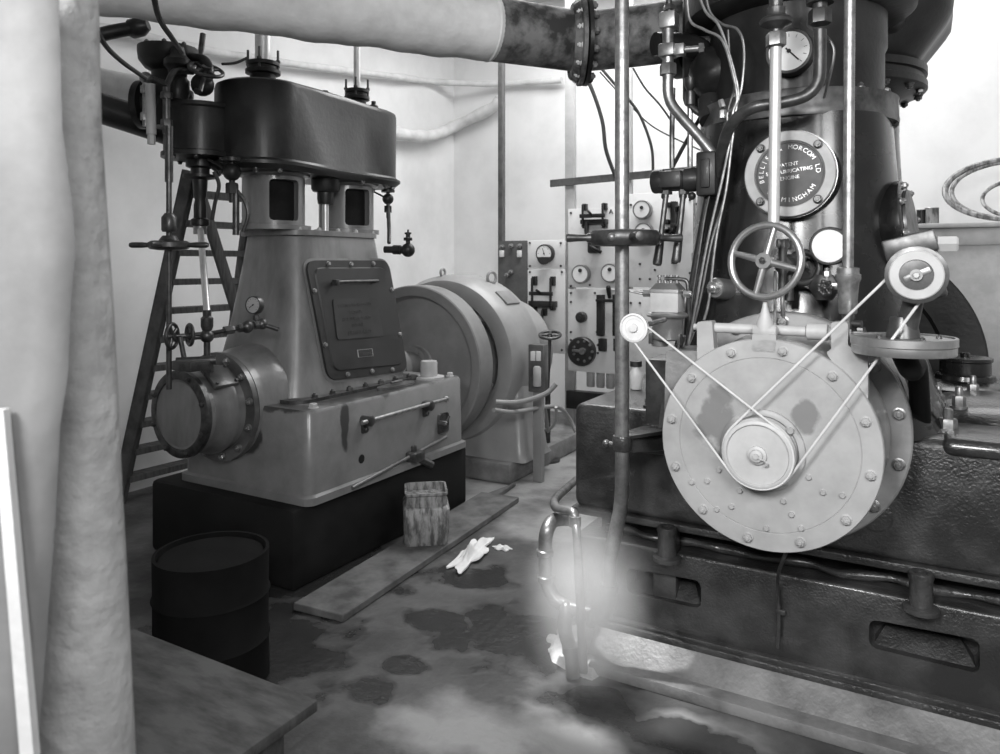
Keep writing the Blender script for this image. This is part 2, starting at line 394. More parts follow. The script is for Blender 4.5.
# ================================================================== LEFT ENGINE
EX = -3.3
root = thing('steam_engine', 'smaller light grey vertical engine with dark twin cylinders and dark access door', 'engine', (EX, 3.4, 0))
LE = root
build('plinth', MB().box((-3.80, 2.66, 0), (-2.70, 4.24, .40), .03), M_dcast, root, 'black painted foundation block')
bpy.data.objects['plinth'].data.materials[0] = M_soot
mb = MB()
mb.loft([rrect(-3.66, -2.665, 2.735, 4.20, .05, .40), rrect(-3.66, -2.665, 2.735, 4.20, .05, .438), rrect(-3.64, -2.685, 2.755, 4.18, .05, .447),
         rrect(-3.62, -2.69, 2.76, 4.17, .05, .85), rrect(-3.61, -2.70, 2.77, 4.16, .05, .867)])
M_engb = mat('light grey enamel stained with oil', .22, .32, v2=.14, scale=4, lo=.42, hi=.72, coat=.35, coords='W', stains=[((-2.80, 3.5, .867), (.10, .75, .035)), ((-3.1, 2.83, .867), (.5, .09, .03)), ((-3.12, 2.76, .72), (.10, .3, .10)), ((-2.69, 3.02, .75), (.2, .03, .13))], stain_v=.03, stain_r=.3)
base = build('bedplate', mb, M_engb, root)
# crankcase tower
secs = []
for k in range(7):
    t = k/6; z = .867+(1.77-.867)*t; f = t
    flare = .05*(1-t)**3
    secs.append(rrect(-3.66+.10*f-flare*.3, -2.93-.15*f+flare*.2, 2.93+.12*f-flare, 3.88-.08*f+flare*.4, .12, z, rs=(.10, .12, .16, .15)))
secs.append([p+V((0, 0, .0)) for p in rrect(-3.575, -3.065, 3.035, 3.815, .12, 1.77)])
secs.append(rrect(-3.575, -3.065, 3.035, 3.815, .12, 1.80))
tower = build('crankcase', MB().loft(secs), M_eng, root)
# foot flange with nuts round the tower
build('foot_flange', MB().loft([rrect(-3.64, -2.86, 2.86, 3.97, .1, .866), rrect(-3.64, -2.86, 2.86, 3.97, .1, .885)]), M_dsteel, root)
bolts([V((-2.885, y, .885)) for y in (3.0, 3.14, 3.28, 3.42, 3.56, 3.7, 3.84)]+[V((x, 2.885, .885)) for x in (-3.02, -3.2, -3.4)], UP, .018, M_dsteel, root)
bolts([V((-3.10, y, 1.80)) for y in (3.1, 3.26, 3.42, 3.58, 3.74)]+[V((x, 3.07, 1.80)) for x in (-3.2, -3.34, -3.48)], UP, .014, M_pale, root)
# bulge behind the drum
SZ = .845
mb = MB(); mb.lathe([(.285, 0), (.285, .05), (.30, .10), (.31, .16), (.33, .32), (.30, .5)], (EX, 2.74, SZ), (0, 1, 0), 48)
build('crank_housing', mb, M_eng, root)
mb = MB(); mb.lathe([(.290, 0), (.290, .03), (.27, .03)], (EX, 2.70, SZ), (0, 1, 0), 56)
flg = build('drum_flange', mb, M_engd, root)
bolts([p for p in ring((EX, 2.70, SZ), (0, -1, 0), .262, 12, .2)], (0, -1, 0), .017, M_nut, root)
mb = MB(); mb.lathe([(.205, 0), (.215, .012), (.215, .05), (.205, .06), (.205, .10), (.228, .14), (.236, .16), (.236, .18), (.225, .185), (.225, .23)], (EX, 2.47, SZ), (0, 1, 0), 56)
build('drum', mb, M_eng, root)
mb = MB(); mb.lathe([(.222, .02), (.222, -.004), (.21, -.012), (.178, -.012), (.176, -.004)], (EX, 2.475, SZ), (0, 1, 0), 56, cap=False)
build('cover_ring', mb, M_dsteel, root, 'dark ring round the drum cover')
mb = MB(); mb.lathe([(.18, 0), (.15, -.006), (0, -.012)], (EX, 2.473, SZ), (0, 1, 0), 48)
build('drum_cover', mb, M_eng, root)
bolts(ring((EX, 2.463, SZ), (0, -1, 0), .199, 8, .35), (0, -1, 0), .012, M_dsteel, root)
# inspection lid on the drum's shoulder
m = Matrix.Translation((EX, 2.6, SZ)) @ Matrix.Rotation(math.radians(38), 4, 'Y')
mb = MB(); mb.box((-.07, -.07, .222), (.07, .08, .246), .006, mat=m); build('inspection_lid', mb, M_engd, root)
bolts([m @ V((x, y, .246)) for x in (-.055, .055) for y in (-.055, .065)], m.to_3x3() @ UP, .009, M_dsteel, root, stud=False)

# access door on the tapered side
PL = Plane((-2.93+.004, 3.4, .867), (0, 1, 0), (-.15, 0, .903))
q = [PL.hit(*p) for p in ((303, 261), (386, 261), (405.5, 371), (326, 381))]
rim = round_poly(q, .075)
mb = MB(); mb.prism(rim, PL.n*.022); door = build('access_door', mb, M_door, root, 'dark grey access door')
def shrink(P, d):
    c = sum(P, V((0, 0, 0)))/len(P); return [p+(c-p).normalized()*d for p in P]
mb = MB(); o_ = shrink(q, -.022); mb.prism(round_poly(o_, .085), PL.n*.006); build('door_rim', mb, M_eng, root)
mb = MB(); i_ = shrink(q, .06); mb.loft([[p+PL.n*.02 for p in round_poly(i_, .06)], [p+PL.n*.03 for p in round_poly(shrink(i_, .012), .055)]]); build('door_panel', mb, M_door, door)
def edgept(a, b, t, ins=.024):
    c = sum(q, V((0, 0, 0)))/4; p = q[a].lerp(q[b], t); return p+(c-p).normalized()*ins+PL.n*.022
bolts([edgept(0, 1, t) for t in (.22, .5, .8)]+[edgept(2, 3, t) for t in (.2, .48, .8)]+[edgept(1, 2, t) for t in (.25, .68)]+[edgept(3, 0, t) for t in (.28, .76)], PL.n, .012, M_nut, door, stud=False)
mb = MB(); h0 = PL.hit(336, 282, .07); h1 = PL.hit(378, 281, .07)
mb.cyl(h0, h1, .010); 
for p in (h0.lerp(h1, .03), h0.lerp(h1, .97)): mb.cyl(p, p-PL.n*.045, .011)
mb.box((-.016, -.016, -.02), (.016, .016, .014), .004, mat=Matrix.Translation(h0))
build('handle', mb, M_dsteel, door)
pq = [PL.hit(*p, .03) for p in ((332, 299), (376, 298), (383, 336), (337, 340))]
mb = MB(); mb.prism(round_poly(pq, .02), PL.n*.006); plate = build('cast_plate', mb, M_doorpl, door)
bs = Matrix((PL.u.to_4d(), PL.v.to_4d(), PL.n.to_4d(), (0, 0, 0, 1))).transposed()
for i in range(3): bs[3][i] = 0
def onplate(px, py, h=.036, sh=0.0):
    m = bs.copy(); m.translation = PL.hit(px, py, h); return m @ Matrix.Shear('XY', 4, (0, 0)) if False else m
mb = MB()
for (s, px, py, sz) in (('BELLISS & MORCOM LD', 355, 305, .028), ('PATENT', 356, 312, .030), ('SELF LUBRICATING', 357, 318.5, .030), ('ENGINE', 358, 325, .030), ('BIRMINGHAM', 360, 332, .034)):
    mb.text(s, sz, .0022, onplate(px, py))
build('lettering', mb, M_doorlt, door, 'raised cast lettering')
tq = [PL.hit(*p, .03) for p in ((357, 350), (372, 348.5), (373, 356), (358, 357.5))]
mb = MB(); mb.prism(tq, PL.n*.003); build('number_plate', mb, M_pale, door, 'small bright-edged number plate')
mb = MB(); mb.prism(shrink(tq, .006), PL.n*.0045); build('number_plate_field', mb, M_door, door)
mb = MB(); mb.text('8', .024, .0008, onplate(360.5, 354, .0352))
for k in range(5): m = onplate(363+1.9*k, 353.6-.12*k, .0352); mb.box((-.004, -.008+.002*(k % 2), 0), (.004, .007, .0012), mat=m)
mb.b.faces.ensure_lookup_table(); build('number_lettering', mb, M_doorlt, door, 'worn illegible number')

# distance pieces (necks) between tower and cylinders, each with a window
for (cy, px0) in ((3.10, 0), (3.72, 0)):
    c = V((EX+.0, cy, 0)); r = .175
    mb = MB(); mb.lathe([(r+.035, 1.80), (r+.035, 1.825), (r, 1.83), (r, 2.10), (r+.03, 2.11), (r+.03, 2.14)], c, UP, 48)
    nk = build('distance_piece', mb, M_eng, root)
    cb = MB(); a = Matrix.Translation(c+V((0, 0, 1.965))) @ Matrix.Rotation(math.radians(-22), 4, 'Z')
    cb.box((.06, -.085, -.115), (.4, .085, .115), .02, mat=a); cut(nk, cb)
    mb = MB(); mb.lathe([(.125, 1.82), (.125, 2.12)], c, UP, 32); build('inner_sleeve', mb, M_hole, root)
    mb = MB(); mb.lathe([(.03, 1.80), (.03, 2.12)], c+V((.15, .06, 0)), UP, 16)
mb = MB(); c = V((EX+.10, 3.42, 0)); mb.cyl(c+V((0, 0, 1.80)), c+V((0, 0, 2.02)), .020); build('piston_rod', mb, M_chrome, root)
mb = MB(); mb.lathe([(.045, 1.97), (.05, 2.0), (.05, 2.04), (.075, 2.045), (.085, 2.06), (.085, 2.13)], c, UP, 24); build('gland', mb, M_dcast, root)
# cylinder block
C1 = V((EX, 3.02, 0)); C2 = V((EX, 3.86, 0)); R1, R2 = .275, .25
def block(z, ins=0.0):
    P = []
    r1, r2 = R1-ins, R2-ins
    for k in range(25):      # front lobe, from +X side round through -Y to -X side
        a = math.radians(8-236*k/24); P.append(V((C1.x+r1*math.cos(a), C1.y+r1*math.sin(a), z)))
    P.append(V((C1.x-.22+ins*.5, 3.30, z))); P.append(V((C1.x-.22+ins*.5, 3.6, z)))
    for k in range(25):
        a = math.radians(228-240*k/24); P.append(V((C2.x+r2*math.cos(a), C2.y+r2*math.sin(a), z)))
    P.append(V((C1.x+.236-ins*.5, 3.62, z))); P.append(V((C1.x+.244-ins*.5, 3.46, z))); P.append(V((C1.x+.252-ins*.5, 3.30, z)))
    return P
mb = MB(); mb.loft([block(2.13, .05), block(2.14, .0), block(2.165, .0), block(2.18, .018), block(2.58, .015), block(2.60, .02), block(2.615, .05)])
build('cylinder_block', mb, M_dcast, root, 'sooty dark twin cylinder block')
mb = MB(); mb.loft([block(2.12, .02), block(2.145, -.012), block(2.16, -.012), block(2.162, 0)]); build('block_flange', mb, M_dcast, root)
P = block(2.12, .035)
bolts([P[i] for i in (3, 6, 9, 12, 15, 33, 36, 39, 43, 47, 50, 52)], -UP, .015, M_dsteel, root)
# front pad on the block's side, cover plate and gauges
mb = MB(); mb.lathe([(.12, 0), (.12, .03), (.09, .035), (.085, .05), (0, .055)], (EX-.13, 2.79, 2.33), (-.45, -1, 0), 36); build('side_cover', mb, M_dcast, root)
# glands and rods on top
def topgland(c, h, rr, rodr, nm):
    mb = MB(); mb.lathe([(rr*1.05, 2.60), (rr*1.05, 2.64), (rr*.8, 2.645), (rr*.8, 2.68), (rr*1.1, 2.685), (rr*1.1, 2.705), (rr*.9, 2.71), (rr*.9, 2.725), (rr*1.05, 2.73), (rr*1.05, 2.75), (rr*.5, 2.755)], c, UP, 32)
    g = build('top_gland', mb, M_dcast, LE)
    for k in range(4):
        a = k*PI/2+.6; p = c+V((rr*.95*math.cos(a), rr*.95*math.sin(a), 2.70)); b2 = MB(); b2.cyl(p, p+UP*.12, .007); b2.hexn(p+UP*.05, UP, .014, .014); build('stud', b2, M_dsteel, g)
    b2 = MB(); b2.cyl(c+UP*2.72, c+UP*h, rodr); build('tail_rod', b2, M_chrome, LE)
topgland(V((EX, 3.02, 0)), 3.05, .088, .045, '')
topgland(V((EX+.02, 3.80, 0)), 3.1, .075, .022, '')
mb = MB(); c = V((EX+.02, 3.50, 0)); mb.cyl(c+UP*2.6, c+UP*2.66, .012); mb.hexn(c+UP*2.655, UP, .024, .03); build('oil_plug', mb, M_dsteel, root)
mb = MB(); c = V((EX+.16, 3.80, 0)); mb.lathe([(.03, 2.61), (.03, 2.63), (.015, 2.64), (.015, 2.66), (0, 2.66)], c, UP, 12); build('oil_plug', mb, M_dsteel, root)
# valve chest: small dark cylinder left of the block
vc = V((-3.50, 2.755, 0))
mb = MB(); mb.lathe([(.15, 2.18), (.20, 2.185), (.20, 2.21), (.187, 2.215), (.187, 2.44), (.197, 2.45), (.197, 2.47), (.1, 2.48)], vc, UP, 40); mb.lathe([(.10, -.02), (.10, .35)], vc+UP*2.33, (.6, .8, 0), 28)
build('valve_chest', mb, M_dcast, root, 'dark cylindrical valve chest')
bolts([p for p in ring(vc+UP*2.18, -UP, .17, 8)], -UP, .012, M_dsteel, root, stud=False)
mb = MB(); mb.lathe([(.075, 2.19), (.075, 2.14), (.05, 2.13), (.05, 2.10), (.09, 2.095), (.09, 2.08), (.04, 2.07), (.035, 1.98), (.028, 1.96), (.034, 1.93), (.034, 1.86), (.05, 1.85), (.05, 1.82), (.03, 1.81)], vc, UP, 24); build('valve_gland', mb, M_dcast, root)
# stop valve on top of the chest
sv = V((-3.555, 2.64, .05))
mb = MB(); mb.lathe([(.09, 2.30), (.11, 2.33), (.11, 2.45), (.13, 2.47), (.13, 2.50), (.09, 2.51), (.085, 2.60), (.12, 2.62), (.15, 2.66), (.155, 2.70), (.155, 2.73), (.05, 2.74)], sv+V((-.06, 0, 0)), UP, 32)
mb.lathe([(.09, 0), (.09, .14), (.13, .145), (.13, .18), (.05, .18)], sv+V((-.02, 0, 2.42)), (-.9, -.5, 0), 28)
build('stop_valve', mb, M_dcast, root, 'dark stop valve body on the valve chest')
bolts(ring(sv+V((-.06, 0, 2.73)), UP, .13, 8), UP, .013, M_dsteel, root)
mb = MB(); mb.lathe([(.05, 2.42), (.06, 2.46), (.06, 2.52), (.045, 2.54), (.05, 2.58), (.07, 2.6), (.07, 2.63), (.04, 2.66), (.03, 2.70), (0, 2.71)], sv+V((.10, -.06, 0)), UP, 24); build('relief_valve', mb, M_dcast, root)
mb = MB(); mb.cyl(sv+V((.02, -.19, 2.27)), sv+V((.02, -.19, 2.50)), .017); mb.hexn(sv+V((.02, -.19, 2.30)), UP, .027, .04); mb.hexn(sv+V((.02, -.19, 2.44)), UP, .027, .04); mb.sph(sv+V((.02, -.19, 2.52)), .032, 12); mb.tube([sv+V((.02, -.19, 2.52)), sv+V((.02, -.12, 2.52)), sv+V((.04, 0, 2.50))], .016); build('water_gauge', mb, M_nut, root)
mb = MB(); mb.cyl(sv+V((.08, -.2, 2.22)), sv+V((.07, -.2, 2.48)), .024); mb.hexn(sv+V((.08, -.2, 2.17)), UP, .02, .05); build('lubricator_tube', mb, M_pale, root, 'pale lubricator tube')
mb = MB(); mb.cyl(sv+V((.16, -.17, 2.22)), sv+V((.16, -.17, 2.46)), .019); mb.hexn(sv+V((.16, -.17, 2.26)), UP, .03, .035); mb.hexn(sv+V((.16, -.17, 2.40)), UP, .03, .035); mb.tube([sv+V((.16, -.17, 2.46)), sv+V((.16, -.12, 2.55)), sv+V((.14, 0, 2.58))], .018); build('water_gauge', mb, M_dsteel, root)
mb = MB(); mb.tube([sv+V((.2, 0, 2.46)), sv+V((.24, .02, 2.56)), sv+V((.18, .04, 2.64)), sv+V((.1, .02, 2.66))], .03); mb.sph(sv+V((.22, 0, 2.5)), .06, 14); build('bypass_pipe', mb, M_dcast, root)
# vertical handwheel of the stop valve (seen edge-on above the block)
def spoke_wheel(c, axis, R, r, nsp, hubr, hublen, ph=0, spr=None, mb=None):
    mb = mb or MB(); c = V(c); ax = V(axis).normalized(); m = frame(ax)
    mb.torus(c, ax, R, r, 48, 12)
    for k in range(nsp):
        a = ph+2*PI*k/nsp; d = m @ V((math.cos(a), math.sin(a), 0)); mb.cyl(c+d*hubr*.6, c+d*(R), (spr or r*.9)*1.15, (spr or r*.9)*.85, 12)
    mb.lathe([(hubr, -hublen/2), (hubr, hublen/2)], c, ax, 24); return mb
hw = spoke_wheel(V((-3.42, 3.10-.1, 2.66)), (.35, -.2, .9), .11, .012, 4, .025, .03)
hwc = onT(206, 70, 3.95)
hw.b.free(); hw = spoke_wheel(hwc, (.5, -.2, .8), .085, .010, 4, .025, .04, .4); hw.cyl(hwc, onT(200, 92, 3.85), .012)
build('valve_handwheel', hw, M_dsteel, root)

# long valve spindle with a horizontal capstan handwheel, left
sp = lambda py, px=170: onT(px, py, 3.62)
s0 = onT(169, 400, 3.62); X_, Y_ = s0.x, s0.y
root2 = thing('valve_spindle', 'upright stop valve spindle with a dark edge-on handwheel left of the smaller engine', 'spindle', (X_, Y_, .95))
mb = MB(); mb.cyl((X_, Y_, 1.0), (X_, Y_, 2.27), .013); mb.cyl((X_, Y_, 2.0), (X_, Y_, 2.27), .019); mb.lathe([(.03, 0), (.035, .01), (.035, .07), (.02, .09)], (X_, Y_, 1.76), UP, 16); build('rod', mb, M_dsteel, root2)
zc_ = 1.6+20/750*3.62
mb = MB(); mb.lathe([(0, -.025), (.05, -.025), (.085, -.02), (.095, -.01), (.095, .012), (.08, .02), (.05, .018), (.03, .045), (0, .045)], (X_, Y_, zc_), UP, 40); build('handwheel', mb, M_dsteel, root2)
for k in range(4):
    a = math.radians(30+90*k); d = V((math.cos(a), math.sin(a), 0)); mb = MB(); mb.lathe([(.010, .08), (.012, .11), (.014, .13), (.014, .18), (.010, .19)], (X_, Y_, zc_), d, 12); build('handle', mb, M_dsteel, root2)

# indicator/valve gear in front: bright rod with fittings, two little handwheels
root3 = thing('drain_valve_gear', 'bright vertical rod with dark fittings and two small handwheels above the drum', 'valve gear', (vc.x, vc.y, 1.1))
g = lambda px, py, t=3.72: onT(px, py, t)
a0 = vc+UP*1.82
b1 = g(207, 312, 3.75)
mb = MB(); mb.cyl(a0, b1, .017); build('bright_rod', mb, M_chrome, root3, 'polished rod')
mb = MB(); mb.lathe([(.024, 0), (.03, .02), (.03, .06), (.02, .07), (.022, .1)], b1-UP*.09, UP, 16); mb.sph(b1-UP*.12, .035, 14); mb.cyl(b1-UP*.32, b1-UP*.1, .016); mb.hexn(b1-UP*.30, UP, .03, .05); build('lower_valve', mb, M_dsteel, root3)
mb = MB(); mb.lathe([(.026, -.02), (.036, -.02), (.036, .03), (.026, .03)], a0-UP*.03, UP, 18); build('collar', mb, M_nut, root3)
w1 = b1-UP*.12+V((.06, -.12, 0))
mb = spoke_wheel(b1-UP*.11+V((-.04, -.07, 0)), (-.35, -1, 0), .05, .009, 4, .014, .03); mb.cyl(b1-UP*.11, b1-UP*.11+V((-.05, -.09, 0)), .008); build('small_handwheel', mb, M_dsteel, root3)
w2 = g(172, 336, 3.6)
mb = spoke_wheel(w2, (-1, -.5, 0), .058, .009, 5, .016, .03); mb.cyl(w2, b1-UP*.13, .008); build('small_handwheel', mb, M_dsteel, root3)
mb = MB(); e0 = g(180, 337, 3.62); mb.cyl(e0, g(185, 362, 3.62), .012); mb.cyl(g(176, 362, 3.6), g(216, 360, 3.65), .022); mb.box(V(g(178, 366, 3.6))-V((.02, .02, .02)), V(g(210, 364, 3.62))+V((0, .02, .02)), .005); build('bracket', mb, M_dsteel, root3)
mb = MB(); p0_ = b1-UP*.11; p1_ = g(262, 324, 3.95); mb.cyl(p0_, p1_, .011)
for t in (.3, .55, .62, .85): 
    p = p0_.lerp(p1_, t); mb.hexn(p, p1_-p0_, .024, .05)
mb.sph(p0_.lerp(p1_, .72), .034, 12); mb.sph(p0_.lerp(p1_, 1.0), .03, 12); mb.cyl(p1_, p1_+V((.07, .05, -.03)), .012)
build('cross_pipe', mb, M_dsteel, root3)
def gauge(c, axis, R, parent, face=M_dialw, case=M_gauge, th=.04, needle=2.2, name='pressure_gauge', ticks=11, ptr=True, label=None, thk=1.):
    c = V(c); ax = V(axis).normalized()
    mb = MB(); mb.lathe([(R*.9, -th), (R, -th*.9), (R, 0), (R*.97, .004), (R*.86, .004), (R*.84, -.003)], c, ax, 40, cap=True); g_ = build(name, mb, case, parent, label)
    mb = MB(); mb.lathe([(R*.86, -.004), (R*.86, -.0005), (0, -.0005)], c+ax*.0018, ax, 36); build('dial', mb, face, g_)
    m = Matrix.Translation(c) @ frame(ax); mb = MB()
    for k in range(ticks):
        a = math.radians(-45+270*k/(ticks-1)); mb.box((-.0008*thk, R*.62, .0015), (.0008*thk, R*.76, .0022), mat=m @ Matrix.Rotation(a-PI/2, 4, 'Z'))
    if ptr:
        mb.box((-R*.03, -R*.2, .002), (R*.03, R*.6, .003), mat=m @ Matrix.Rotation(needle, 4, 'Z')); mb.lathe([(R*.09, .001), (R*.09, .004)], (0, 0, 0), (0, 0, 1), 12) if False else mb.lathe([(R*.09, .001), (R*.09, .0045)], c, ax, 12)
    if ticks or ptr: build('scale_and_needle', mb, M_ink, g_)
    else: mb.b.free()
    return g_
gp = g(253, 305, 3.95)
gauge(gp, (.2, -1, .05), .048, root3, face=M_pale, case=M_dsteel, th=.035)
mb = MB(); mb.cyl(gp+V((0, .02, -.045)), gp+V((0, .02, -.12)), .009); mb.hexn(gp+V((0, .02, -.08)), UP, .016, .025); build('gauge_stem', mb, M_dsteel, root3)

# drain cock under block near second column & small pipes
def cock(p, s, name, parent, m=M_dcast):
    mb = MB(); mb.cyl(p, p-UP*.25*s, .016*s); mb.sph(p-UP*.08*s, .05*s, 14); mb.lathe([(.06*s, 0), (.06*s, .02*s), (.035*s, .03*s)], p-UP*.02*s, UP, 16); mb.hexn(p-UP*.2*s, UP, .035*s, .06*s); mb.cyl(p-UP*.08*s, p+V((-.16*s, -.03*s, .0)), .008*s); return build(name, mb, m, parent)
cock(onT(232, 158, 4.0), .95, 'drain_cock', LE)
pz = onT(236, 190, 4.0); mb = MB(); mb.cyl(pz, onT(236, 235, 4.0), .018); mb.tube([pz, onT(244, 200, 4.0), onT(248, 215, 4.0), onT(243, 232, 4.0)], .010); build('drain_pipe', mb, M_dsteel, LE)
cock(onT(388, 190, 5.0), .75, 'drain_cock', LE)
mb = MB(); mb.tube([onT(388, 200, 5.0), onT(389, 230, 4.95), onT(389, 243, 4.9)], .013); build('drain_pipe', mb, M_dsteel, LE)
mb = MB(); mb.tube([onT(214, 172, 3.9), onT(219, 185, 3.9), onT(215, 203, 3.9), onT(212, 220, 3.9)], .010); build('drip_hose', mb, M_cable, LE)
# cock sticking out at the right of the tower
mb = MB(); p = V((-3.05, 3.80, 1.70)); e = onT(408, 250, 4.78); mb.cyl(p, e, .022); mb.sph(e, .045, 14); mb.cyl(e, e+UP*.10, .014); mb.hexn(e+UP*.06, UP, .03, .02); mb.lathe([(.022, 0), (.022, .012)], e+UP*.1, UP, 12); mb.cyl(e+UP*.1, e+UP*.13, .006); mb.lathe([(.03, -.02), (.03, .03)], p.lerp(e, .5), e-p, 16)
build('relief_cock', mb, M_dcast, LE)

# things on the bedplate side
PB = Plane((-2.69, 3.4, .65), (0, 1, 0), (0, 0, 1))
h0 = PB.hit(362, 423, .05); h1 = PB.hit(446, 399, .05)
mb = MB(); mb.cyl(h0, h1, .012); mb.sph(h1, .02, 12)
build('reversing_rod', mb, M_nut, LE)
for (px, py) in ((363, 420), (424, 405)):
    p = PB.hit(px, py, 0); mb = MB(); mb.lathe([(.03, 0), (.03, .06), (.022, .065)], p, PB.n, 20); mb.box(p+V((-.0, -.02, -.07)), p+V((.02, .02, .02)), .006); mb.hexn(p+V((.02, 0, -.05)), PB.n, .014, .012); build('rod_bracket', mb, M_dsteel, LE)
p = PB.hit(361, 459); mb = MB(); mb.lathe([(.030, .0), (.030, .003), (.024, .004)], p, PB.n, 24); o = build('drain_hole_rim', mb, M_engd, LE)
mb = MB(); mb.lathe([(.024, .001), (.024, .0045), (0, .0045)], p, PB.n, 24); build('drain_hole', mb, M_hole, LE)
p = PB.hit(441, 424); mb = MB(); mb.box(p+V((0, -.045, -.06)), p+V((.012, .06, .07)), .02); mb.lathe([(.02, 0), (.02, .05), (.012, .06)], p+V((.01, -.03, .01)), PB.n, 14); mb.cyl(p+V((.05, -.03, .01)), p+V((.05, .02, .05)), .007); build('oil_cock_plate', mb, M_dsteel, LE)
a = PB.hit(352, 488, .03); b_ = PB.hit(446, 437, .03)
mb = MB(); mb.tube([a, b_], .011, smooth=False); build('foot_pipe', mb, M_engd, LE)
p = PB.hit(414, 456, .03); mb = MB(); mb.box(p+V((-.03, -.05, -.03)), p+V((.05, .05, .03)), .012); mb.cyl(p, p+V((.06, .1, -.07)), .022); mb.hexn(p+V((.0, 0, .03)), UP, .02, .03); build('drain_valve', mb, M_dsteel, LE)
# on top of the bedplate
p = onZ(425, 384, .867); p = V((-2.83, 3.98, .867)); mb = MB(); mb.lathe([(.10, 0), (.10, .012), (.055, .015), (.055, .10), (.05, .112), (0, .112)], p, UP, 32); build('oil_cup', mb, M_pale, LE, 'pale oil cup')
p = V((-2.80, 3.60, .867)); mb = MB()
mb.loft([[V((p.x+.055*math.cos(2*PI*k/32), p.y+.17*math.sin(2*PI*k/32), z)) for k in range(32)] for z in (.868, .882)]); mb.cyl(p+V((0, -.05, .03)), p+V((0, .05, .03)), .008); build('oval_lid', mb, M_engd, LE)
bolts([V((-2.76, 4.12, .867)), V((-2.75, 2.85, .867))], UP, .022, M_pale, LE, stud=False)
# low coupling shaft and hub, pillow
mb = MB(); mb.lathe([(.16, 0), (.16, .06), (.09, .07), (.09, .30), (.14, .34)], (EX, 4.16, .87), (0, 1, 0), 36); build('shaft_coupling', mb, M_fly, LE)
# flywheel
mb = MB(); f0 = 4.44
mb.lathe([(.0, .02), (.10, .02), (.12, .03), (.14, .05), (.48, .05), (.50, .03), (.505, .005), (.52, 0), (.572, 0), (.58, .008), (.58, .17), (.57, .178), (.5, .178), (.48, .14), (.0, .14)], (EX, f0, .87), (0, 1, 0), 96)
build('flywheel', mb, M_fly, LE, 'plain grey disc flywheel')
mb = MB(); mb.lathe([(.13, 0), (.13, .05)], (EX, f0-.01, .87), (0, 1, 0), 32); hub = build('flywheel_hub', mb, M_fly, LE)
bolts(ring((EX, f0-.01, .87), (0, -1, 0), .10, 6), (0, -1, 0), .014, M_fly, hub)

# ------------------------------------------------------------------ GENERATOR behind the flywheel
GR = thing('generator', 'rounded light grey generator behind the flywheel of the smaller engine', 'generator', (EX, 5.1, 0))
build('bed', MB().box((-3.95, 4.75, 0), (-2.66, 6.2, .15), .02), M_conc, GR)
mb = MB(); 
# yoke ring
mb.lathe([(.50, 0), (.56, -.02), (.62, .0), (.655, .06), (.665, .16), (.665, .34), (.65, .42), (.60, .45), (.50, .45), (.46, .40), (.46, .05)], (EX, 4.82, .86), (0, 1, 0), 80, cap=False)
build('yoke', mb, M_gen, GR)
mb = MB(); mb.lathe([(.0, 0), (.2, 0), (.25, .04), (.44, .08), (.45, .3), (0, .3)], (EX, 4.90, .86), (0, 1, 0), 60); build('armature', mb, M_fly, GR)
for k in range(4):
    a = k*PI/2+PI/4; d = V((math.cos(a), 0, math.sin(a))); mb = MB(); m = Matrix.Translation(V((EX, 4.88, .86))+d*.36) @ frame(d); mb.box((-.12, -.04, -.08), (.12, .04, .13), .02, mat=m); build('field_coil', mb, M_fly, GR)
mb = MB(); mb.loft([rrect(-3.85, -2.58, 4.82, 5.30, .04, .15), rrect(-3.83, -2.60, 4.84, 5.28, .06, .2), rrect(-3.8, -2.63, 4.86, 5.25, .06, .5), rrect(-3.9, -2.66, 4.9, 5.2, .06, .7)]); build('foot', mb, M_gen, GR)
mb = MB(); mb.lathe([(.42, .0), (.45, .05), (.45, .5), (.40, .56), (.2, .6)], (EX+.05, 5.25, .86), (0, 1, 0), 60); build('rear_housing', mb, M_gen, GR)
p = V((EX-.0, 5.02, 1.52)); mb = MB(); mb.torus(V((-3.02, 5.1, 1.50)), (1, -.3, 0), .045, .012, 24, 8); mb.cyl(V((-3.02, 5.1, 1.42)), V((-3.02, 5.1, 1.47)), .03); build('lifting_eye', mb, M_gen, GR)
mb = MB(); mb.torus(V((EX-.05, 4.9, 1.54)), (1, 0, 0), .03, .01, 20, 8); build('lifting_eye', mb, M_gen, GR)
m = Matrix.Translation((EX, 5.05, .86)) @ Matrix.Rotation(math.radians(42), 4, 'Y'); mb = MB(); mb.box((-.06, -.10, .655), (.08, .10, .675), .004, mat=m); build('rating_plate', mb, M_fly, GR)
bx = thing('terminal_box', 'small dark fuse box with two white inserts beside the generator', 'box', (-2.5, 4.9, .6))
P6 = lambda px, py, Y=4.9: onY(px, py, Y)
a = P6(528, 392); b_ = P6(544, 345)
build('case', MB().box((a.x, 4.9, a.z), (b_.x, 4.98, b_.z), .01), M_engd, bx)
for px in (533.5, 539): c = P6(px, 356); build('fuse', MB().box((c.x-.018, 4.885, c.z-.035), (c.x+.018, 4.9, c.z+.035), .003), M_dialw, bx)
c = P6(539, 376); mb = MB(); mb.lathe([(.028, -.07), (.03, -.06), (.03, .06), (.02, .075)], c+V((0, -.03, 0)), UP, 18); build('canister', mb, M_pale, bx)
build('stand', MB().box((a.x+.03, 4.92, .0), (b_.x-.03, 4.97, a.z), .004), M_gen, bx)
rt = thing('field_regulator_stand', 'slim stand with a small edge-on black handwheel in front of the switchboard', 'stand', (-2.45, 5.6, 0))
c = onY(550, 335, 5.5); base_z = 0
mb = spoke_wheel(c, (.1, -.25, 1), .085, .012, 4, .02, .03); build('handwheel', mb, M_dsteel, rt)
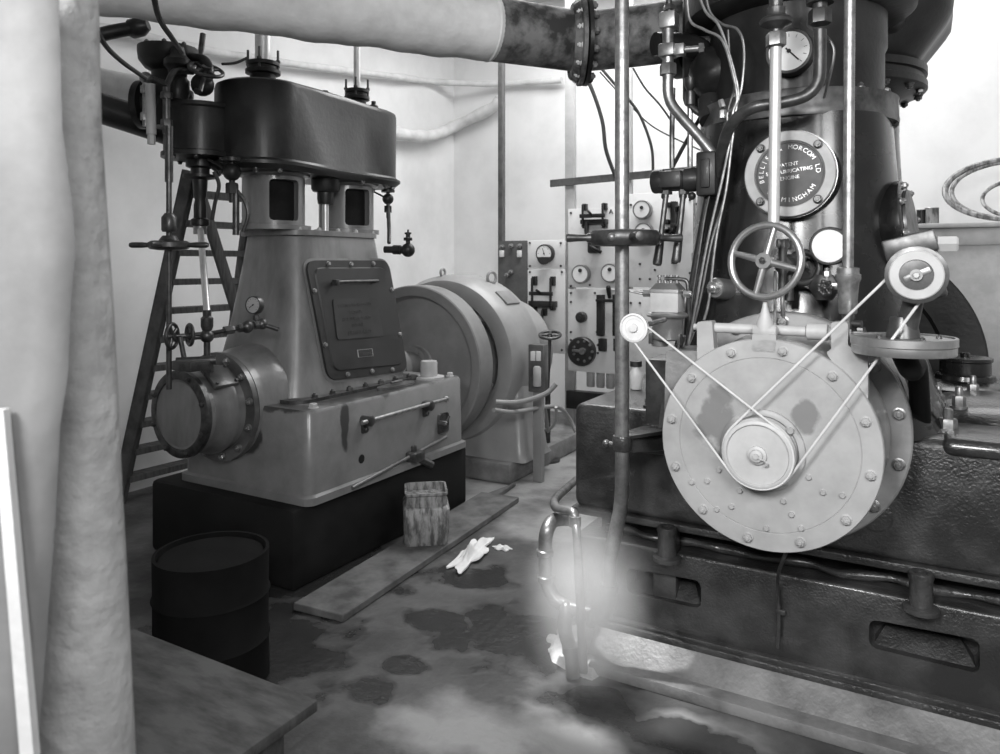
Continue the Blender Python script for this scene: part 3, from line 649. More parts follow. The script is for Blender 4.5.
mb = MB(); mb.cyl(c, V((c.x-.02, c.y, .6)), .014); mb.cyl((c.x-.02, c.y, 0), (c.x-.02, c.y, .6), .022); mb.lathe([(.10, 0), (.10, .02), (.03, .04)], (c.x-.02, c.y, 0), UP, 24); build('pillar', mb, M_dsteel, rt)
for (pts, nm) in ((((496, 402), (520, 402), (545, 394), (556, 384)), 'handrail'),):
    mb = MB(); mb.tube([onT(px, py, 5.3) for px, py in pts], .018); tag(build('copper_pipe', mb, M_gen), 'curved pale pipe running from the generator to the regulator stand', 'pipe')
mb = MB(); mb.tube([onT(494, 410, 5.1), onT(515, 412, 5.3), onT(545, 407, 5.6), onT(560, 408, 5.8), onT(570, 420, 5.9), onT(576, 432, 5.9)], .016); tag(build('cable_conduit', mb, M_gen), 'pale bent conduit running along the floor edge beside the generator', 'conduit')
mb = MB(); mb.tube([onT(545, 407, 5.62), onT(547, 420, 5.7), onT(548, 432, 5.75)], .012); mb.tube([onT(556, 407, 5.62), onT(556, 420, 5.7), onT(551, 428, 5.75), onT(544, 430, 5.8)], .012); tag(build('branch_pipe', mb, M_gen), 'short branching pipe ends standing on the floor edge by the generator', 'pipe')

# ------------------------------------------------------------------ step ladder behind the smaller engine
LD = thing('step_ladder', 'tall dark wooden step ladder behind the smaller engine against the left wall', 'ladder', (-4.6, 3.0, 0))
def beam(p, q, wx, wy, m, name, parent, up=None):
    p = V(p); q = V(q); d = q-p; mm = Matrix.Translation(p) @ frame(d); mb = MB(); mb.box((-wx/2, -wy/2, 0), (wx/2, wy/2, d.length), .004, mat=mm); return build(name, mb, m, parent)
A0 = V(onZ(118, 503, 0)); A1 = onT(190, 172, 4.75)
Cb = A0+V((.0, .62, 0)); Cb = V((A0.x+.04, A0.y+.75, 0)); C1_ = A1+V((.02, .48, 0))
if A0.x < X0+.06: A0.x = X0+.08
beam(A0, A1, .035, .10, M_woodd, 'rail', LD); beam(Cb, C1_, .035, .10, M_woodd, 'rail', LD)
for k in range(1, 12):
    t = k/11.6+.0; p = A0.lerp(A1, t); q_ = Cb.lerp(C1_, t); mb = MB(); d = (q_-p)
    mb.prism([p+V((.06, 0, 0)), p-V((.06, 0, 0)), p-V((.06, 0, .04)), p+V((.06, 0, -.04))], d); build('tread', mb, M_woodd, LD)
B0 = V((min(A1.x+.3, -3.95), A1.y+.75, 0)); 
beam(B0, A1+V((.03, 0, 0)), .03, .07, M_woodd, 'rear_leg', LD); beam(B0+V((0, .6, 0)), C1_+V((.03, 0, 0)), .03, .07, M_woodd, 'rear_leg', LD)

# pipes on the left wall
mb = MB(); mb.tube([onT(60, 95, 4.1), onT(140, 121, 4.25), onT(172, 132, 4.3)], .085, sub=4); tag(build('exhaust_pipe', mb, M_dcast), 'thick black exhaust pipe sloping into the valve chest at the upper left', 'pipe')
mb = MB(); mb.tube([onT(60, 52, 4.2), onT(100, 35, 4.2), onT(135, 28, 4.3)], .04, sub=4); mb.lathe([(.04, 0), (.055, .02), (.055, .08), (.03, .12)], onT(128, 30, 4.3), onT(140, 27, 4.3)-onT(128, 30, 4.3), 20); tag(build('vent_pipe', mb, M_dcast), 'short black capped pipe under the big white pipe at the upper left', 'pipe')
mb = MB(); mb.tube([onT(70, 74, 4.9), onT(120, 86, 4.95), onT(190, 96, 5.0)], .09, sub=4); tag(build('lagged_branch_pipe', mb, M_lag), 'pale lagged pipe running above the thick black exhaust pipe', 'pipe')
def onWall(px, py, off=.10):
    a = onX(px, py, X0+off) if px < 454 else onY(px, py, YB-off)
    return a if a.x > X0+off-.001 and a.y < YB-off+.001 else onY(px, py, YB-off)
mb = MB(); mb.tube([onWall(px, py) for px, py in ((70, 20), (110, 30), (150, 38), (215, 52), (300, 65), (390, 76), (440, 82), (498, 84), (562, 80))], .034, rr=lambda t: .034+.004*math.sin(60*t)); tag(build('wrapped_pipe', mb, M_lag), 'thin white wrapped pipe running behind the cylinders, upper of two', 'pipe')
mb = MB(); mb.tube([onWall(px, py, .14) for px, py in ((372, 126), (400, 134), (425, 136), (440, 133), (455, 126), (492, 108), (500, 98))], .065, rr=lambda t: .065+.006*math.sin(50*t)); tag(build('wrapped_pipe', mb, M_lag), 'thick white wrapped pipe rising behind the cylinders, lower of two', 'pipe')

# ------------------------------------------------------------------ overhead steam main
pa = onT(40, -21, 2.80); pb = onT(583, 35, 3.75); pc = onT(690, 24, 3.57)
zz = 2.715; pa.z = pb.z = pc.z = zz
pr = .152
bnd = lambda px: pa.lerp(pb, px)
t_l = None
best = min([k/200 for k in range(201)], key=lambda t: abs(((lambda q: 500+750*(q-C0).dot(RT)/(q-C0).dot(FW))(pa.lerp(pb, t)))-488))
pj = pa.lerp(pb, best)
SM = thing('steam_main', 'big overhead steam pipe, white lagged on the left and bare near the flange', 'pipe', pb)
start = pa-(pb-pa).normalized()*1.0
mb = MB(); d = (pj-start); n_ = 60
mb.tube([start+d*(k/n_) for k in range(n_+1)], pr, n=40, smooth=False, rr=lambda t: pr+.004*math.sin(37*t)+.003*math.sin(91*t))
mb.lathe([(pr*.96, 0), (pr*1.01, .015), (pr*.95, .04)], pj-d.normalized()*.01, d, 40)
build('lagging', mb, M_lag, SM, 'white plaster lagging')
mb = MB(); mb.tube([pj-d.normalized()*.05, pj.lerp(pb, .5), pb], pr*.97, n=40, smooth=False); build('bare_pipe', mb, M_pipe, SM)
mb = MB(); mb.tube([pb, pb.lerp(pc, .5), pc+V((.35, .0, 0))], pr*.95, n=40, smooth=False); build('bare_pipe', mb, M_pipe, SM)
fax = ((pb-pa).normalized()+(pc-pb).normalized()).normalized()
for s in (-1, 1):
    mb = MB(); mb.lathe([(pr, 0), (pr*1.38, 0), (pr*1.42, .004), (pr*1.42, .022), (pr, .022)], pb+fax*(s*.014-.011), fax, 48); build('flange', mb, M_pipe if s < 0 else M_dcast, SM)
mb = MB(); mb.lathe([(pr*1.3, -.012), (pr*1.33, -.02), (pr*1.2, -.05), (pr, -.055)], pb-fax*.012, fax, 40, cap=False); build('lagging_remnant', mb, M_pipe, SM)
bolts(ring(pb+fax*.03, fax, pr*1.22, 14), fax, .018, M_pipe, SM); bolts(ring(pb-fax*.03, -fax, pr*1.22, 14, .1), -fax, .016, M_lag, SM)
# strut rod behind & cables hanging
def cable(pts, r, lab, name='electric_cable', m=M_cable, cat='cable', grp=None, parent=None):
    mb = MB(); mb.tube([onT(*p) for p in pts], r, n=8); return tag(build(name, mb, m), lab, cat, grp)
cable([(91, -30, 2.7), (93, 10, 2.75), (102, 40, 2.85), (120, 60, 3.1), (145, 78, 3.45)], .010, 'black cable hanging in a curve beside the wrapped post, upper left')
cable([(150, -30, 2.4), (158, 15, 2.6), (172, 38, 2.75), (182, 52, 3.2)], .010, 'black cable draped over the white steam pipe, upper left')
cable([(203, 34, 4.2), (200, 60, 4.15), (197, 92, 3.9)], .016, 'dark spindle rod rising from the small handwheel behind the valves', 'spindle_rod', M_dsteel, 'rod')
cable([(222, 64, 3.85), (235, 63, 3.9), (247, 58, 3.95)], .007, 'short black wire end sticking out of the taller cylinder gland', 'wire')
# ================================================================== RIGHT ENGINE
RC = V((-.5, 3.35, 0)); DX, DZ = -.455, 1.035
RE = thing('steam_engine', 'large black vertical engine with round nameplate and pale bolted drum cover', 'engine', (-.5, 3.6, 0))
# foundation and bed castings
mb = MB(); mb.box((-1.17, 2.715, 0), (.7, 4.9, .045), .008); fo = build('foundation_kerb', mb, M_conc, RE, 'oil-soaked concrete kerb')
mb = MB(); P = [V((0, 2.78, .04)), V((0, 2.86, .12)), V((0, 4.9, .12)), V((0, 4.9, .04))]
mb.prism([p+V((-1.20, 0, 0)) for p in P], (1.9, 0, 0)); build('grout_bank', mb, M_conc, RE)
mb = MB(); mb.box((-1.305, 2.862, .10), (.7, 4.8, .145), .012); mb.box((-1.30, 2.875, .14), (.7, 4.8, .16), .006)
build('bed_lip', mb, M_bed, RE)
mb = MB(); mb.box((-1.31, 2.90, .15), (.7, 4.75, .468), .014, 3); lower = build('lower_bed', mb, M_bed, RE, 'oily black lower bed casting')
def pocket(pxs):
    q = [onY(*p, 2.90) for p in pxs]; cb = MB(); out = round_poly([p+V((0, -.05, 0)) for p in q], .03)
    cb.prism(out, (0, .17, 0)); cut(lower, cb)
    c = sum(q, V((0, 0, 0)))/4; w_ = (q[1]-q[0]).length; h = (q[3]-q[0]).length
    mb = MB(); x0 = min(p.x for p in q); x1 = max(p.x for p in q); z0 = min(p.z for p in q); z1 = max(p.z for p in q)
    mb.loft([[V((x0+.01, 2.93, z0+.002)), V((x1-.01, 2.93, z0+.002)), V((x1-.01, 3.015, z0+.002)), V((x0+.01, 3.015, z0+.002))], [V((x0+.05, 3.0, z0+h*.6)), V((x1-.05, 3.0, z0+h*.6)), V((x1-.05, 3.015, z0+h*.6)), V((x0+.05, 3.015, z0+h*.6))]])
    build('pocket_web', mb, M_bed, RE)
pocket(((627, 568), (701, 581), (701, 609), (627, 593)))
pocket(((869, 619), (980, 640), (980, 674), (869, 647)))
mb = MB(); a = onY(653, 574, 2.93); b_ = onY(676, 600, 2.93); mb.box((a.x, 2.93, b_.z), (b_.x, 3.01, a.z+.02), .005); build('pocket_block', mb, M_bed, RE)
mb = MB(); mb.box((-1.24, 3.03, .46), (.66, 4.7, .56)); build('bed_spacer', mb, M_dcast, RE)
# ridge of old grease and packing along the joint
mb = MB(); mb.tube([V((-1.2+.09*k, 2.985+.012*math.sin(k*2.3), .485+.006*math.sin(k*1.7))) for k in range(20)], .03, n=10, rr=lambda t: .017+.004*math.sin(47*t)); build('joint_packing', mb, M_bed, RE)
mb = MB(); mb.box((-1.335, 2.915, .545), (.7, 4.72, .575), .008); mb.box((-1.33, 2.93, .57), (.7, 4.7, 1.01), .035, 4)
upper = build('upper_bed', mb, M_bed, RE, 'oily black upper bed casting')
# bolt bosses across the joint
for (px, py) in ((667, 537), (921, 580)):
    c = onY(px, py, 2.87); c.z = .52
    mb = MB(); mb.lathe([(.055, -.075), (.055, -.06), (.036, -.055), (.036, .03), (.040, .04), (.036, .055), (.022, .055), (.02, .03), (0, .03)], c, UP, 28); mb.box((c.x-.03, c.y, .455), (c.x+.03, 2.95, .555), .008); bs_ = build('bolt_boss', mb, M_bed, RE)
    bolts([c+UP*.032], UP, .018, M_bed, bs_, stud=False)
mb = MB(); c = onY(877, 516, 2.93); mb.lathe([(.052, -.01), (.052, .008), (.046, .011), (0, .011)], c, (0, -1, 0), 36); build('round_blank', mb, M_bed, RE)
# raised rough pad at the right and the nut pile beside the drum
mb = MB(); a = onY(942, 446, 2.925); mb.box((a.x, 2.91, .96), (.7, 3.25, 1.022), .03, 3); build('bearing_pad', mb, M_bed, RE, 'rough bright pad on the bed')
def bignut(px, py, Y, r, h, m=M_dsteel, studl=.03):
    c = onY(px, py, Y); mb = MB(); mb.lathe([(r*1.25, -.012), (r*1.25, 0)], c, UP, 20); mb.hexn(c, UP, r, h); mb.lathe([(r*.55, h), (r*.55, h+studl), (r*.4, h+studl+.005)], c, UP, 16); mb.cyl(V((c.x, c.y, 1.0)), c, r*.9); return build('holding_down_nut', mb, m, RE)
bignut(919, 424, 3.02, .032, .04); bignut(919, 436, 3.02, .036, .04); bignut(948, 428, 3.10, .030, .035, M_nut)
bignut(928, 410, 3.25, .022, .03, M_nut); bignut(938, 402, 3.35, .022, .03, M_nut); bignut(959, 406, 3.35, .024, .04, M_nut); bignut(973, 391, 3.7, .022, .03, M_nut)
mb = MB(); c = V((.10, 3.45, 0)); mb.lathe([(.32, 1.0), (.32, 1.03), (.30, 1.045), (.18, 1.07), (.15, 1.08), (0, 1.08)], V((.22, 3.55, 0)), UP, 48); build('bearing_cover', mb, M_bed, RE)
c = V((.13, 4.12, 0)); mb = MB(); mb.lathe([(.24, 1.0), (.24, 1.04), (.20, 1.06), (.125, 1.07), (.12, 1.09), (.105, 1.095), (.105, 1.15), (.112, 1.155), (.112, 1.17), (.02, 1.172), (.02, 1.19), (0, 1.19)], c, UP, 40); build('oil_cap', mb, M_black, RE, 'tall black oil cap')
bignut(664, 392, 3.05, .024, .03, M_nut); bignut(650, 405, 3.0, .022, .025, M_dsteel)

# column
def colprof(z):
    if z > 1.6: return .41-(z-1.6)*.045/.58
    return .41+(1.6-z)*.12+(1.6-z)**2*.25
mb = MB(); zs = [1.0+k*.06 for k in range(20)]
loops = []
for z in zs+[2.17]:
    r = colprof(z); L = []
    for k in range(72):
        a = 2*PI*k/72; c_, s_ = math.cos(a), math.sin(a)
        n4 = (abs(c_)**2.7+abs(s_)**2.7)**(-1/2.7)      # slightly squared-off round section
        L.append(V((RC.x+r*n4*c_*.99, RC.y+r*n4*s_, z)))
    loops.append(L)
mb.loft(loops); build('crankcase_column', mb, M_black, RE, 'glossy black tapering column')
mb = MB(); mb.box((-.86, 3.5, 1.0), (-.14, 4.6, 1.9), .12, 5); mb.lathe([(.42, 1.0), (.36, 2.2), (.36, 2.5)], (-.5, 4.1, 0), UP, 48); build('rear_column', mb, M_black, RE)
mb = MB(); mb.lathe([(.36, 2.155), (.385, 2.16), (.388, 2.175), (.385, 2.19), (.382, 2.245), (.386, 2.26), (.37, 2.265), (.34, 2.268)], RC, UP, 72); band = build('column_band', mb, M_band, RE, 'worn metal band round the column top')
bolts([p for p in ring(RC+UP*2.265, UP, .362, 14, .15)], UP, .013, M_dsteel, band)
bolts([p for p in ring(RC+UP*2.158, -UP, .375, 12, .05)], -UP, .010, M_dsteel, band, stud=False)
mb = MB(); mb.lathe([(.335, 2.26), (.335, 2.45), (.345, 2.47), (.345, 2.62)], RC, UP, 72); build('distance_cylinder', mb, M_dcast, RE)
# cylinders overhead
mb = MB(); mb.lathe([(.34, 2.60), (.43, 2.615), (.45, 2.63), (.45, 3.3)], RC, UP, 72); hp = build('high_pressure_cylinder', mb, M_dcast, RE, 'lagged high pressure cylinder')
LC = V((-.5, 4.1, 0))
mb = MB(); mb.lathe([(.36, 2.40), (.40, 2.42), (.47, 2.43), (.48, 2.44), (.48, 2.47), (.465, 2.475), (.465, 2.50), (.48, 2.505), (.48, 2.54), (.43, 2.55), (.43, 2.60)], LC, UP, 64); lpf = build('cylinder_flange', mb, M_dcast, RE)
bolts(ring(LC+UP*2.43, -UP, .45, 18, .1), -UP, .018, M_dsteel, lpf)
mb = MB(); 
def octo(r, z, ph=PI/8, bev=.12):
    return [V((LC.x+r*(1-.035*math.cos(8*(2*PI*k/64)))*math.cos(2*PI*k/64), LC.y+r*(1-.035*math.cos(8*(2*PI*k/64)))*math.sin(2*PI*k/64), z)) for k in range(64)]
mb.loft([octo(.42, 2.52), octo(.46, 2.56), octo(.565, 2.70), octo(.588, 2.74), octo(.595, 2.80), octo(.595, 3.3)]); build('low_pressure_cylinder', mb, M_dcast, RE, 'big dark lagged low pressure cylinder')
mb = MB(); mb.box((-.95, 3.35, 2.62), (-.1, 3.9, 3.2), .08, 3); build('cylinder_bridge', mb, M_dcast, RE)
mb = MB(); mb.box((-.98, 3.3, 2.30), (-.78, 3.75, 2.85), .05, 3); mb.lathe([(.17, 0), (.17, .06), (.12, .065), (.12, .3)], (-1.07, 3.52, 2.66), (1, 0, 0), 32); mb.sph((-.80, 3.25, 2.42), .12, 20); mb.cyl((-.82, 3.2, 2.30), (-.80, 3.15, 2.20), .05); build('valve_chest', mb, M_dcast, RE, 'dark valve chest at the left of the column')
mb = MB(); mb.tube([onT(655, 44, 3.2), onT(690, 46, 3.25), onT(708, 60, 3.3), onT(712, 100, 3.3)], .05); build('drain_bend', mb, M_dcast, RE)

# nameplate
nc = onY(789.5, 174, 2.90); nax = V((-.02, -1, .045)).normalized()
fm = Matrix.Translation(nc) @ Matrix(((1, 0, 0, 0), (0, 1, 0, 0), (0, 0, 1, 0), (0, 0, 0, 1)))
xa = (RT*.0+V((1, 0, 0)) - nax*nax.x).normalized(); ya = nax.cross(xa).normalized()
if ya.z < 0: ya = -ya
NM = Matrix((xa.to_4d(), ya.to_4d(), nax.to_4d(), (0, 0, 0, 1))).transposed()
for i in range(3): NM[3][i] = 0
NM = NM @ Matrix.Rotation(math.radians(6), 4, 'Z')
NM.translation = nc
R0 = .158
mb = MB(); mb.lathe([(R0*1.04, -.12), (R0*1.03, -.004), (R0*.5, -.004)], nc, nax, 64); npad = build('nameplate_boss', mb, M_black, RE)
mb = MB(); mb.lathe([(R0*.78, -.004), (R0, -.004), (R0, .008), (R0*.985, .012), (R0*.78, .012), (R0*.765, .008), (R0*.765, -.004)], nc, nax, 72, cap=False); nr = build('nameplate_ring', mb, M_pale, RE, 'pale metal ring of the nameplate')
bolts([nc+(xa*math.cos(a)+ya*math.sin(a))*R0*.885+nax*.012 for a in (math.radians(x) for x in (45, 135, 225, 315))], nax, .0135, M_dsteel, nr)
mb = MB(); mb.lathe([(R0*.775, -.002), (R0*.775, .006), (R0*.73, .006), (R0*.72, .003), (0, .003)], nc, nax, 64); nf = build('nameplate_field', mb, mat('nameplate ground', .09, .5, .3), RE)
M_let = mat('raised polished letters', .5, .35, .6)
mb = MB()
def arc_text(s, R, a_mid, step, size, top=True):
    n = len(s)
    for i, ch in enumerate(s):
        if ch == ' ': continue
        a = a_mid+((n-1)/2-i)*step*(1 if top else -1)
        rot = a-PI/2 if top else a+PI/2
        mb.text(ch, size, .0018, NM @ Matrix.Rotation(rot, 4, 'Z') @ Matrix.Translation((0, 0, .0)) if False else NM @ Matrix.Translation((R*math.cos(a), R*math.sin(a), .0045)) @ Matrix.Rotation(rot, 4, 'Z'))
arc_text('BELLISS & MORCOM LD', .098, math.radians(93), math.radians(10.6), .023)
arc_text('BIRMINGHAM', .096, math.radians(-90), math.radians(11.5), .023, False)
for (s, y, sz) in (('PATENT', .034, .019), ('SELF LUBRICATING', .010, .019), ('ENGINE', -.015, .019)):
    mb.text(s, sz, .0018, NM @ Matrix.Translation((0, y, .0045)))
build('lettering', mb, M_let, nf, 'raised cast lettering')

# drum: back flange, barrel, front plate
ax = (0, 1, 0); an = V((0, -1, 0))
mb = MB(); mb.lathe([(.40, 2.96), (.432, 2.965), (.442, 2.99), (.44, 3.1), (.43, 3.3)], (DX-.045, 0, DZ+.01), ax, 80); build('crank_housing', mb, M_drumgrey, RE)
mb = MB(); mb.lathe([(.34, 2.76), (.395, 2.762), (.40, 2.768), (.40, 2.795), (.39, 2.80), (.39, 2.81), (.40, 2.815), (.40, 2.84), (.37, 2.85), (.37, 2.96), (.30, 2.98)], (DX, 0, DZ), ax, 80); bf = build('rear_flange', mb, M_drumgrey, RE)
bolts(ring((DX, 2.762, DZ), an, .368, 14, .22), an, .017, M_nut, bf)
mb = MB(); mb.lathe([(.31, 2.485), (.318, 2.50), (.312, 2.52), (.315, 2.60), (.318, 2.66), (.33, 2.70), (.336, 2.72), (.336, 2.745), (.33, 2.77)], (DX, 0, DZ), ax, 80); build('drum_barrel', mb, M_drumgrey, RE)
Y0 = 2.452
wear = [((DX-.15, Y0, DZ+.075), (.06, 9, .09)), ((DX-.11, Y0, DZ-.03), (.03, 9, .04)), ((DX+.12, Y0, DZ+.10), (.04, 9, .045))]
wear = [((p[0][0], p[0][1], p[0][2]), (p[1][0]*1.0, 9, p[1][2]*1.0)) for p in wear]
M_plate = mat('pale painted cover plate', .37, .45, v2=.29, scale=7, bump=.06, bscale=40, coords='W', stains=wear, stain_v=.15, stain_r=.5)
mb = MB(); mb.lathe([(.30, 2.488), (.331, 2.487), (.333, 2.482), (.333, Y0+.004), (.330, Y0), (.275, Y0), (.273, Y0+.002), (.271, Y0), (0, Y0)], (DX, 0, DZ), ax, 96)
pl = build('cover_plate', mb, M_plate, RE, 'pale round bolted cover plate')
bolts(ring((DX, Y0, DZ), an, .302, 12, math.radians(20)), an, .0135, M_plate, pl)
# small screws on the plate (positions as seen on its face)
PD = Plane((DX, Y0, DZ), (1, 0, 0), (0, 0, 1))
zz_ = lambda x, y: (660+x/3.43, 340+y/3.43)
sc = [(203, 445), (163, 483), (110, 487), (275, 516), (247, 570), (196, 580), (366, 645), (485, 645), (452, 598), (424, 552), (511, 470), (560, 522), (626, 532)]
bolts([onY(*zz_(*p), Y0) for p in sc], an, .0085, M_plate, pl, name='screw', stud=False)
# tab at the top of the plate
mb = MB(); a = onY(752, 334, Y0); b_ = onY(776, 350, Y0)
mb.prism(round_poly([V((a.x, Y0, b_.z-.01)), V((b_.x, Y0, b_.z-.01)), V((b_.x, Y0, a.z)), V((a.x, Y0, a.z))], .006), (0, .035, 0)); build('plate_tab', mb, M_plate, pl)
# boss, bearing ring, pulley
pc_ = onY(763, 448, Y0); pc_ = V((DX-.02, Y0, DZ+.0))
pcx = onY(762.5, 449.5, Y0); pc_ = V((pcx.x, Y0, pcx.z))
mb = MB(); mb.lathe([(.128, 0), (.128, -.012), (.122, -.016), (.11, -.016), (.105, -.01), (0, -.01)], pc_, ax, 56); br = build('boss', mb, M_plate, RE)
bolts([pc_+V((.112*math.cos(a), -.014, .112*math.sin(a))) for a in (math.radians(d) for d in (40, 130, 220, 310))], an, .0115, M_plate, br, stud=False)
mb = MB(); mb.lathe([(.03, -.01), (.03, -.05), (.105, -.05), (.108, -.053), (.108, -.058), (.100, -.066), (.097, -.070), (.104, -.078), (.104, -.082), (.098, -.086), (.093, -.086), (.090, -.078), (0, -.078)], pc_, ax, 64); pul = build('pulley', mb, M_pale, RE, 'pale grooved pulley')
mb = MB(); mb.lathe([(.028, -.076), (.028, -.088), (.02, -.092), (.018, -.10), (.009, -.102), (.008, -.108), (0, -.108)], pc_, ax, 28); mb.tube([pc_+V((.005, -.104, -.004)), pc_+V((.025, -.098, -.012)), pc_+V((.032, -.095, -.022)), pc_+V((.022, -.09, -.030))], .0025, n=6); build('pulley_hub', mb, M_pale, pul)
PULL = pc_+V((0, -.068, 0))

# lugs and rocker shaft above the plate
Yl = 2.50
def flatlug(pxs, Y, th, r, name):
    mb = MB(); mb.prism(round_poly([onY(*p, Y) for p in pxs], r), (0, th, 0)); return build(name, mb, M_plate, RE)
flatlug(((697, 360), (697, 322), (712, 321), (714, 350), (735, 350), (735, 353), (712, 362)), Yl-.01, .05, .008, 'shaft_lug')
mb = MB(); mb.prism(round_poly([onY(*p, Yl) for p in ((666, 351), (724, 351), (700, 372), (676, 400), (664, 420))], .01), (0, .06, 0)); build('lug_foot', mb, M_conc, RE)
flatlug(((831, 322), (848, 322), (848, 347), (868, 349), (868, 400), (850, 392), (826, 352), (831, 350)), Yl-.03, .05, .01, 'shaft_lug')
Ys = 2.53
s0_ = onY(700, 327, Ys); s1_ = onY(844, 325, Ys); s1_.z = s0_.z
mb = MB(); mb.cyl(s0_, s1_, .0165); mb.cyl(s0_-V((.02, 0, 0)), s0_, .011); mb.cyl(s1_, s1_+V((.02, 0, 0)), .012); rsh = build('rocker_shaft', mb, M_pale, RE)
mb = MB(); a = onY(806, 326, Ys); a.z = s0_.z; b_ = onY(829, 326, Ys); b_.z = s0_.z; mb.lathe([(.018, 0), (.026, .004), (.026, (b_-a).length-.004), (.018, (b_-a).length)], a, b_-a, 28); build('shaft_collar', mb, M_pale, rsh)
mb = MB(); c = onY(765, 320, Ys-.045); c.z = s0_.z
mb.lathe([(.0, -.006+0), (.018, -.0), (.031, .028), (.033, .035), (.031, .042), (.018, .07), (0, .076)], c-V((.035, 0, 0)), (1, 0, 0), 28)
mb.lathe([(.005, -.065), (.016, -.045), (.029, -.018), (.031, 0), (.029, .018), (.016, .05), (.009, .075), (.006, .09)], c, UP, 28); build('rocker_boss', mb, M_pale, rsh)

# handwheel on the column
hc = onY(765, 261, 2.62); hax = V((-.25, -1, .10)).normalized()
hwt = thing('handwheel', 'four-spoked steel handwheel in front of the black column under the nameplate', 'handwheel', hc)
mb = spoke_wheel(hc, hax, .121, .0125, 4, .027, .03, math.radians(76), .0115); build('wheel', mb, M_steel, hwt)
bolts([hc+hax*.012], hax, .012, M_dsteel, hwt, name='hub_nut')
mb = MB(); mb.cyl(hc, hc-hax*.16, .011); e = hc-hax*.14; mb.lathe([(.03, 0), (.034, .02), (.034, .05), (.045, .06), (.045, .08), (.03, .09)], e, -hax, 24); mb.cyl(e-hax*.05, e-hax*.05-UP*.12, .018); mb.torus(e-hax*.10+V((.03, 0, -.0)), (-.2, -1, .1), .055, .012, 28, 10); mb.hexn(e+UP*.06, UP, .022, .03); mb.cyl(e-UP*.1, e+UP*.06, .015); build('stem_and_valve', mb, M_dsteel, hwt)
mb = MB(); p = e-UP*.1; mb.tube([p, p+V((0, .0, -.06)), p+V((.01, .02, -.11)), p+V((.05, .05, -.13)), p+V((.09, .09, -.14))], .007); mb.cyl(e-UP*.02+V((-.02, -.03, 0)), e-UP*.2+V((-.02, -.03, 0)), .005); build('valve_pipe', mb, M_nut, hwt)

# pressure gauges
g1 = gauge(onY(829, 246, 2.80), (-.12, -1, .0), .066, RE, ptr=False, ticks=0, label='pale-faced pressure gauge below the nameplate', name='pressure_gauge', thk=.5)
mb = MB(); c = onY(827, 268, 2.80); mb.cyl(c+UP*.0, c-UP*.05, .009); mb.hexn(c-UP*.03, UP, .014, .02); mb.box(c+V((-.012, -.01, -.075)), c+V((.05, .02, -.05)), .004); build('gauge_stem', mb, M_nut, RE)
vw = onY(825, 288, 2.73); mb = MB(); m = frame((-.2, -1, 0)).to_3x3()
for k in range(7):
    a = 2*PI*k/7; d = m @ V((math.cos(a), math.sin(a), 0)); mb.sph(vw+d*.021, .0085, 10); mb.cyl(vw, vw+d*.02, .004)
mb.torus(vw, (-.2, -1, 0), .020, .005, 24, 8); mb.sph(vw+V((0, -.006, 0)), .008, 10); mb.cyl(vw, vw+V((.01, .12, 0)), .010); vh = build('cock_wheel', mb, M_dsteel, RE)
mb = MB(); mb.lathe([(.05, 0), (.05, .05), (.03, .06)], vw+V((-.012, .12, 0)), (0, -1, 0), 6); build('cock_body', mb, M_dsteel, RE)
gauge(onY(789, 51, 2.945), (-.05, -1, .02), .085, RE, needle=.75+PI, face=M_dialw, label='dark-rimmed gauge high on the column', th=.05)
# plug on the column, left
pg = onY(716, 288, 2.88); mb = MB(); mb.lathe([(.040, -.12), (.040, 0), (.036, .006), (.026, .006), (.026, .012)], pg, (-.35, -1, .1), 28); mb.hexn(pg+V((-.35, -1, .1)).normalized()*.012, (-.35, -1, .1), .024, .018); mb.lathe([(.013, .028), (.013, .042), (.008, .046)], pg, (-.35, -1, .1), 16); build('oil_plug', mb, M_steel, RE)

# side inspection door (seen nearly edge-on)
oc = V((-.095, 3.22, 1.745)); oax = V((1, -.12, .12)).normalized(); m = Matrix.Translation(oc) @ frame(oax)
mb = MB(); mb.lathe([(.15, -.10), (.17, -.02), (.175, -.01), (.175, .012), (.165, .018), (0, .022)], oc, oax, 48); sd = build('side_door', mb, M_black, RE)
mb = MB(); mb.lathe([(.135, .02), (.135, .03), (.10, .032), (0, .034)], oc, oax, 40); build('side_door_cover', mb, M_dsteel, sd)
bolts(ring(oc+oax*.02, oax, .154, 8, .2), oax, .012, M_nut, sd)

# governor-type pulley with its disc table
gc = onY(916.5, 275, 2.386)
GP = thing('belt_pulley_stand', 'round pale pulley on a stem above a flat steel disc, right of the drum', 'pulley', (gc.x, gc.y, 1.3))
pax = V((.02, -1, 0)).normalized()
mb = MB(); mb.lathe([(.070, .03), (.079, .028), (.079, .014), (.045, .008), (.045, -.004), (.079, -.010), (.079, -.018), (.06, -.022)], gc, (0, 1, 0), 56); build('rim', mb, M_dsteel, GP)
mb = MB(); mb.lathe([(.068, -.012), (.068, -.024), (.065, -.027), (.043, -.027), (.041, -.02), (.041, -.012)], gc, (0, 1, 0), 56, cap=False); build('face_ring', mb, M_pale, GP, 'pale face ring')
mb = MB(); mb.lathe([(.042, -.014), (0, -.014)], gc, (0, 1, 0), 40); mb.box((-.034, -.024, -.010), (.038, -.010, .010), .004, mat=Matrix.Translation(gc) @ Matrix.Rotation(-.45, 4, 'Y')); mb.lathe([(.016, -.01), (.016, -.03), (0, -.03)], gc, (0, 1, 0), 20); build('hub', mb, M_nut, GP)
bolts([gc+V((0, -.03, 0))], an, .009, M_steel, GP, name='hub_nut', stud=False, washer=False)
mb = MB(); mb.box(gc+V((-.075, .03, .02)), gc+V((.075, .13, .13)), .01, mat=None); 
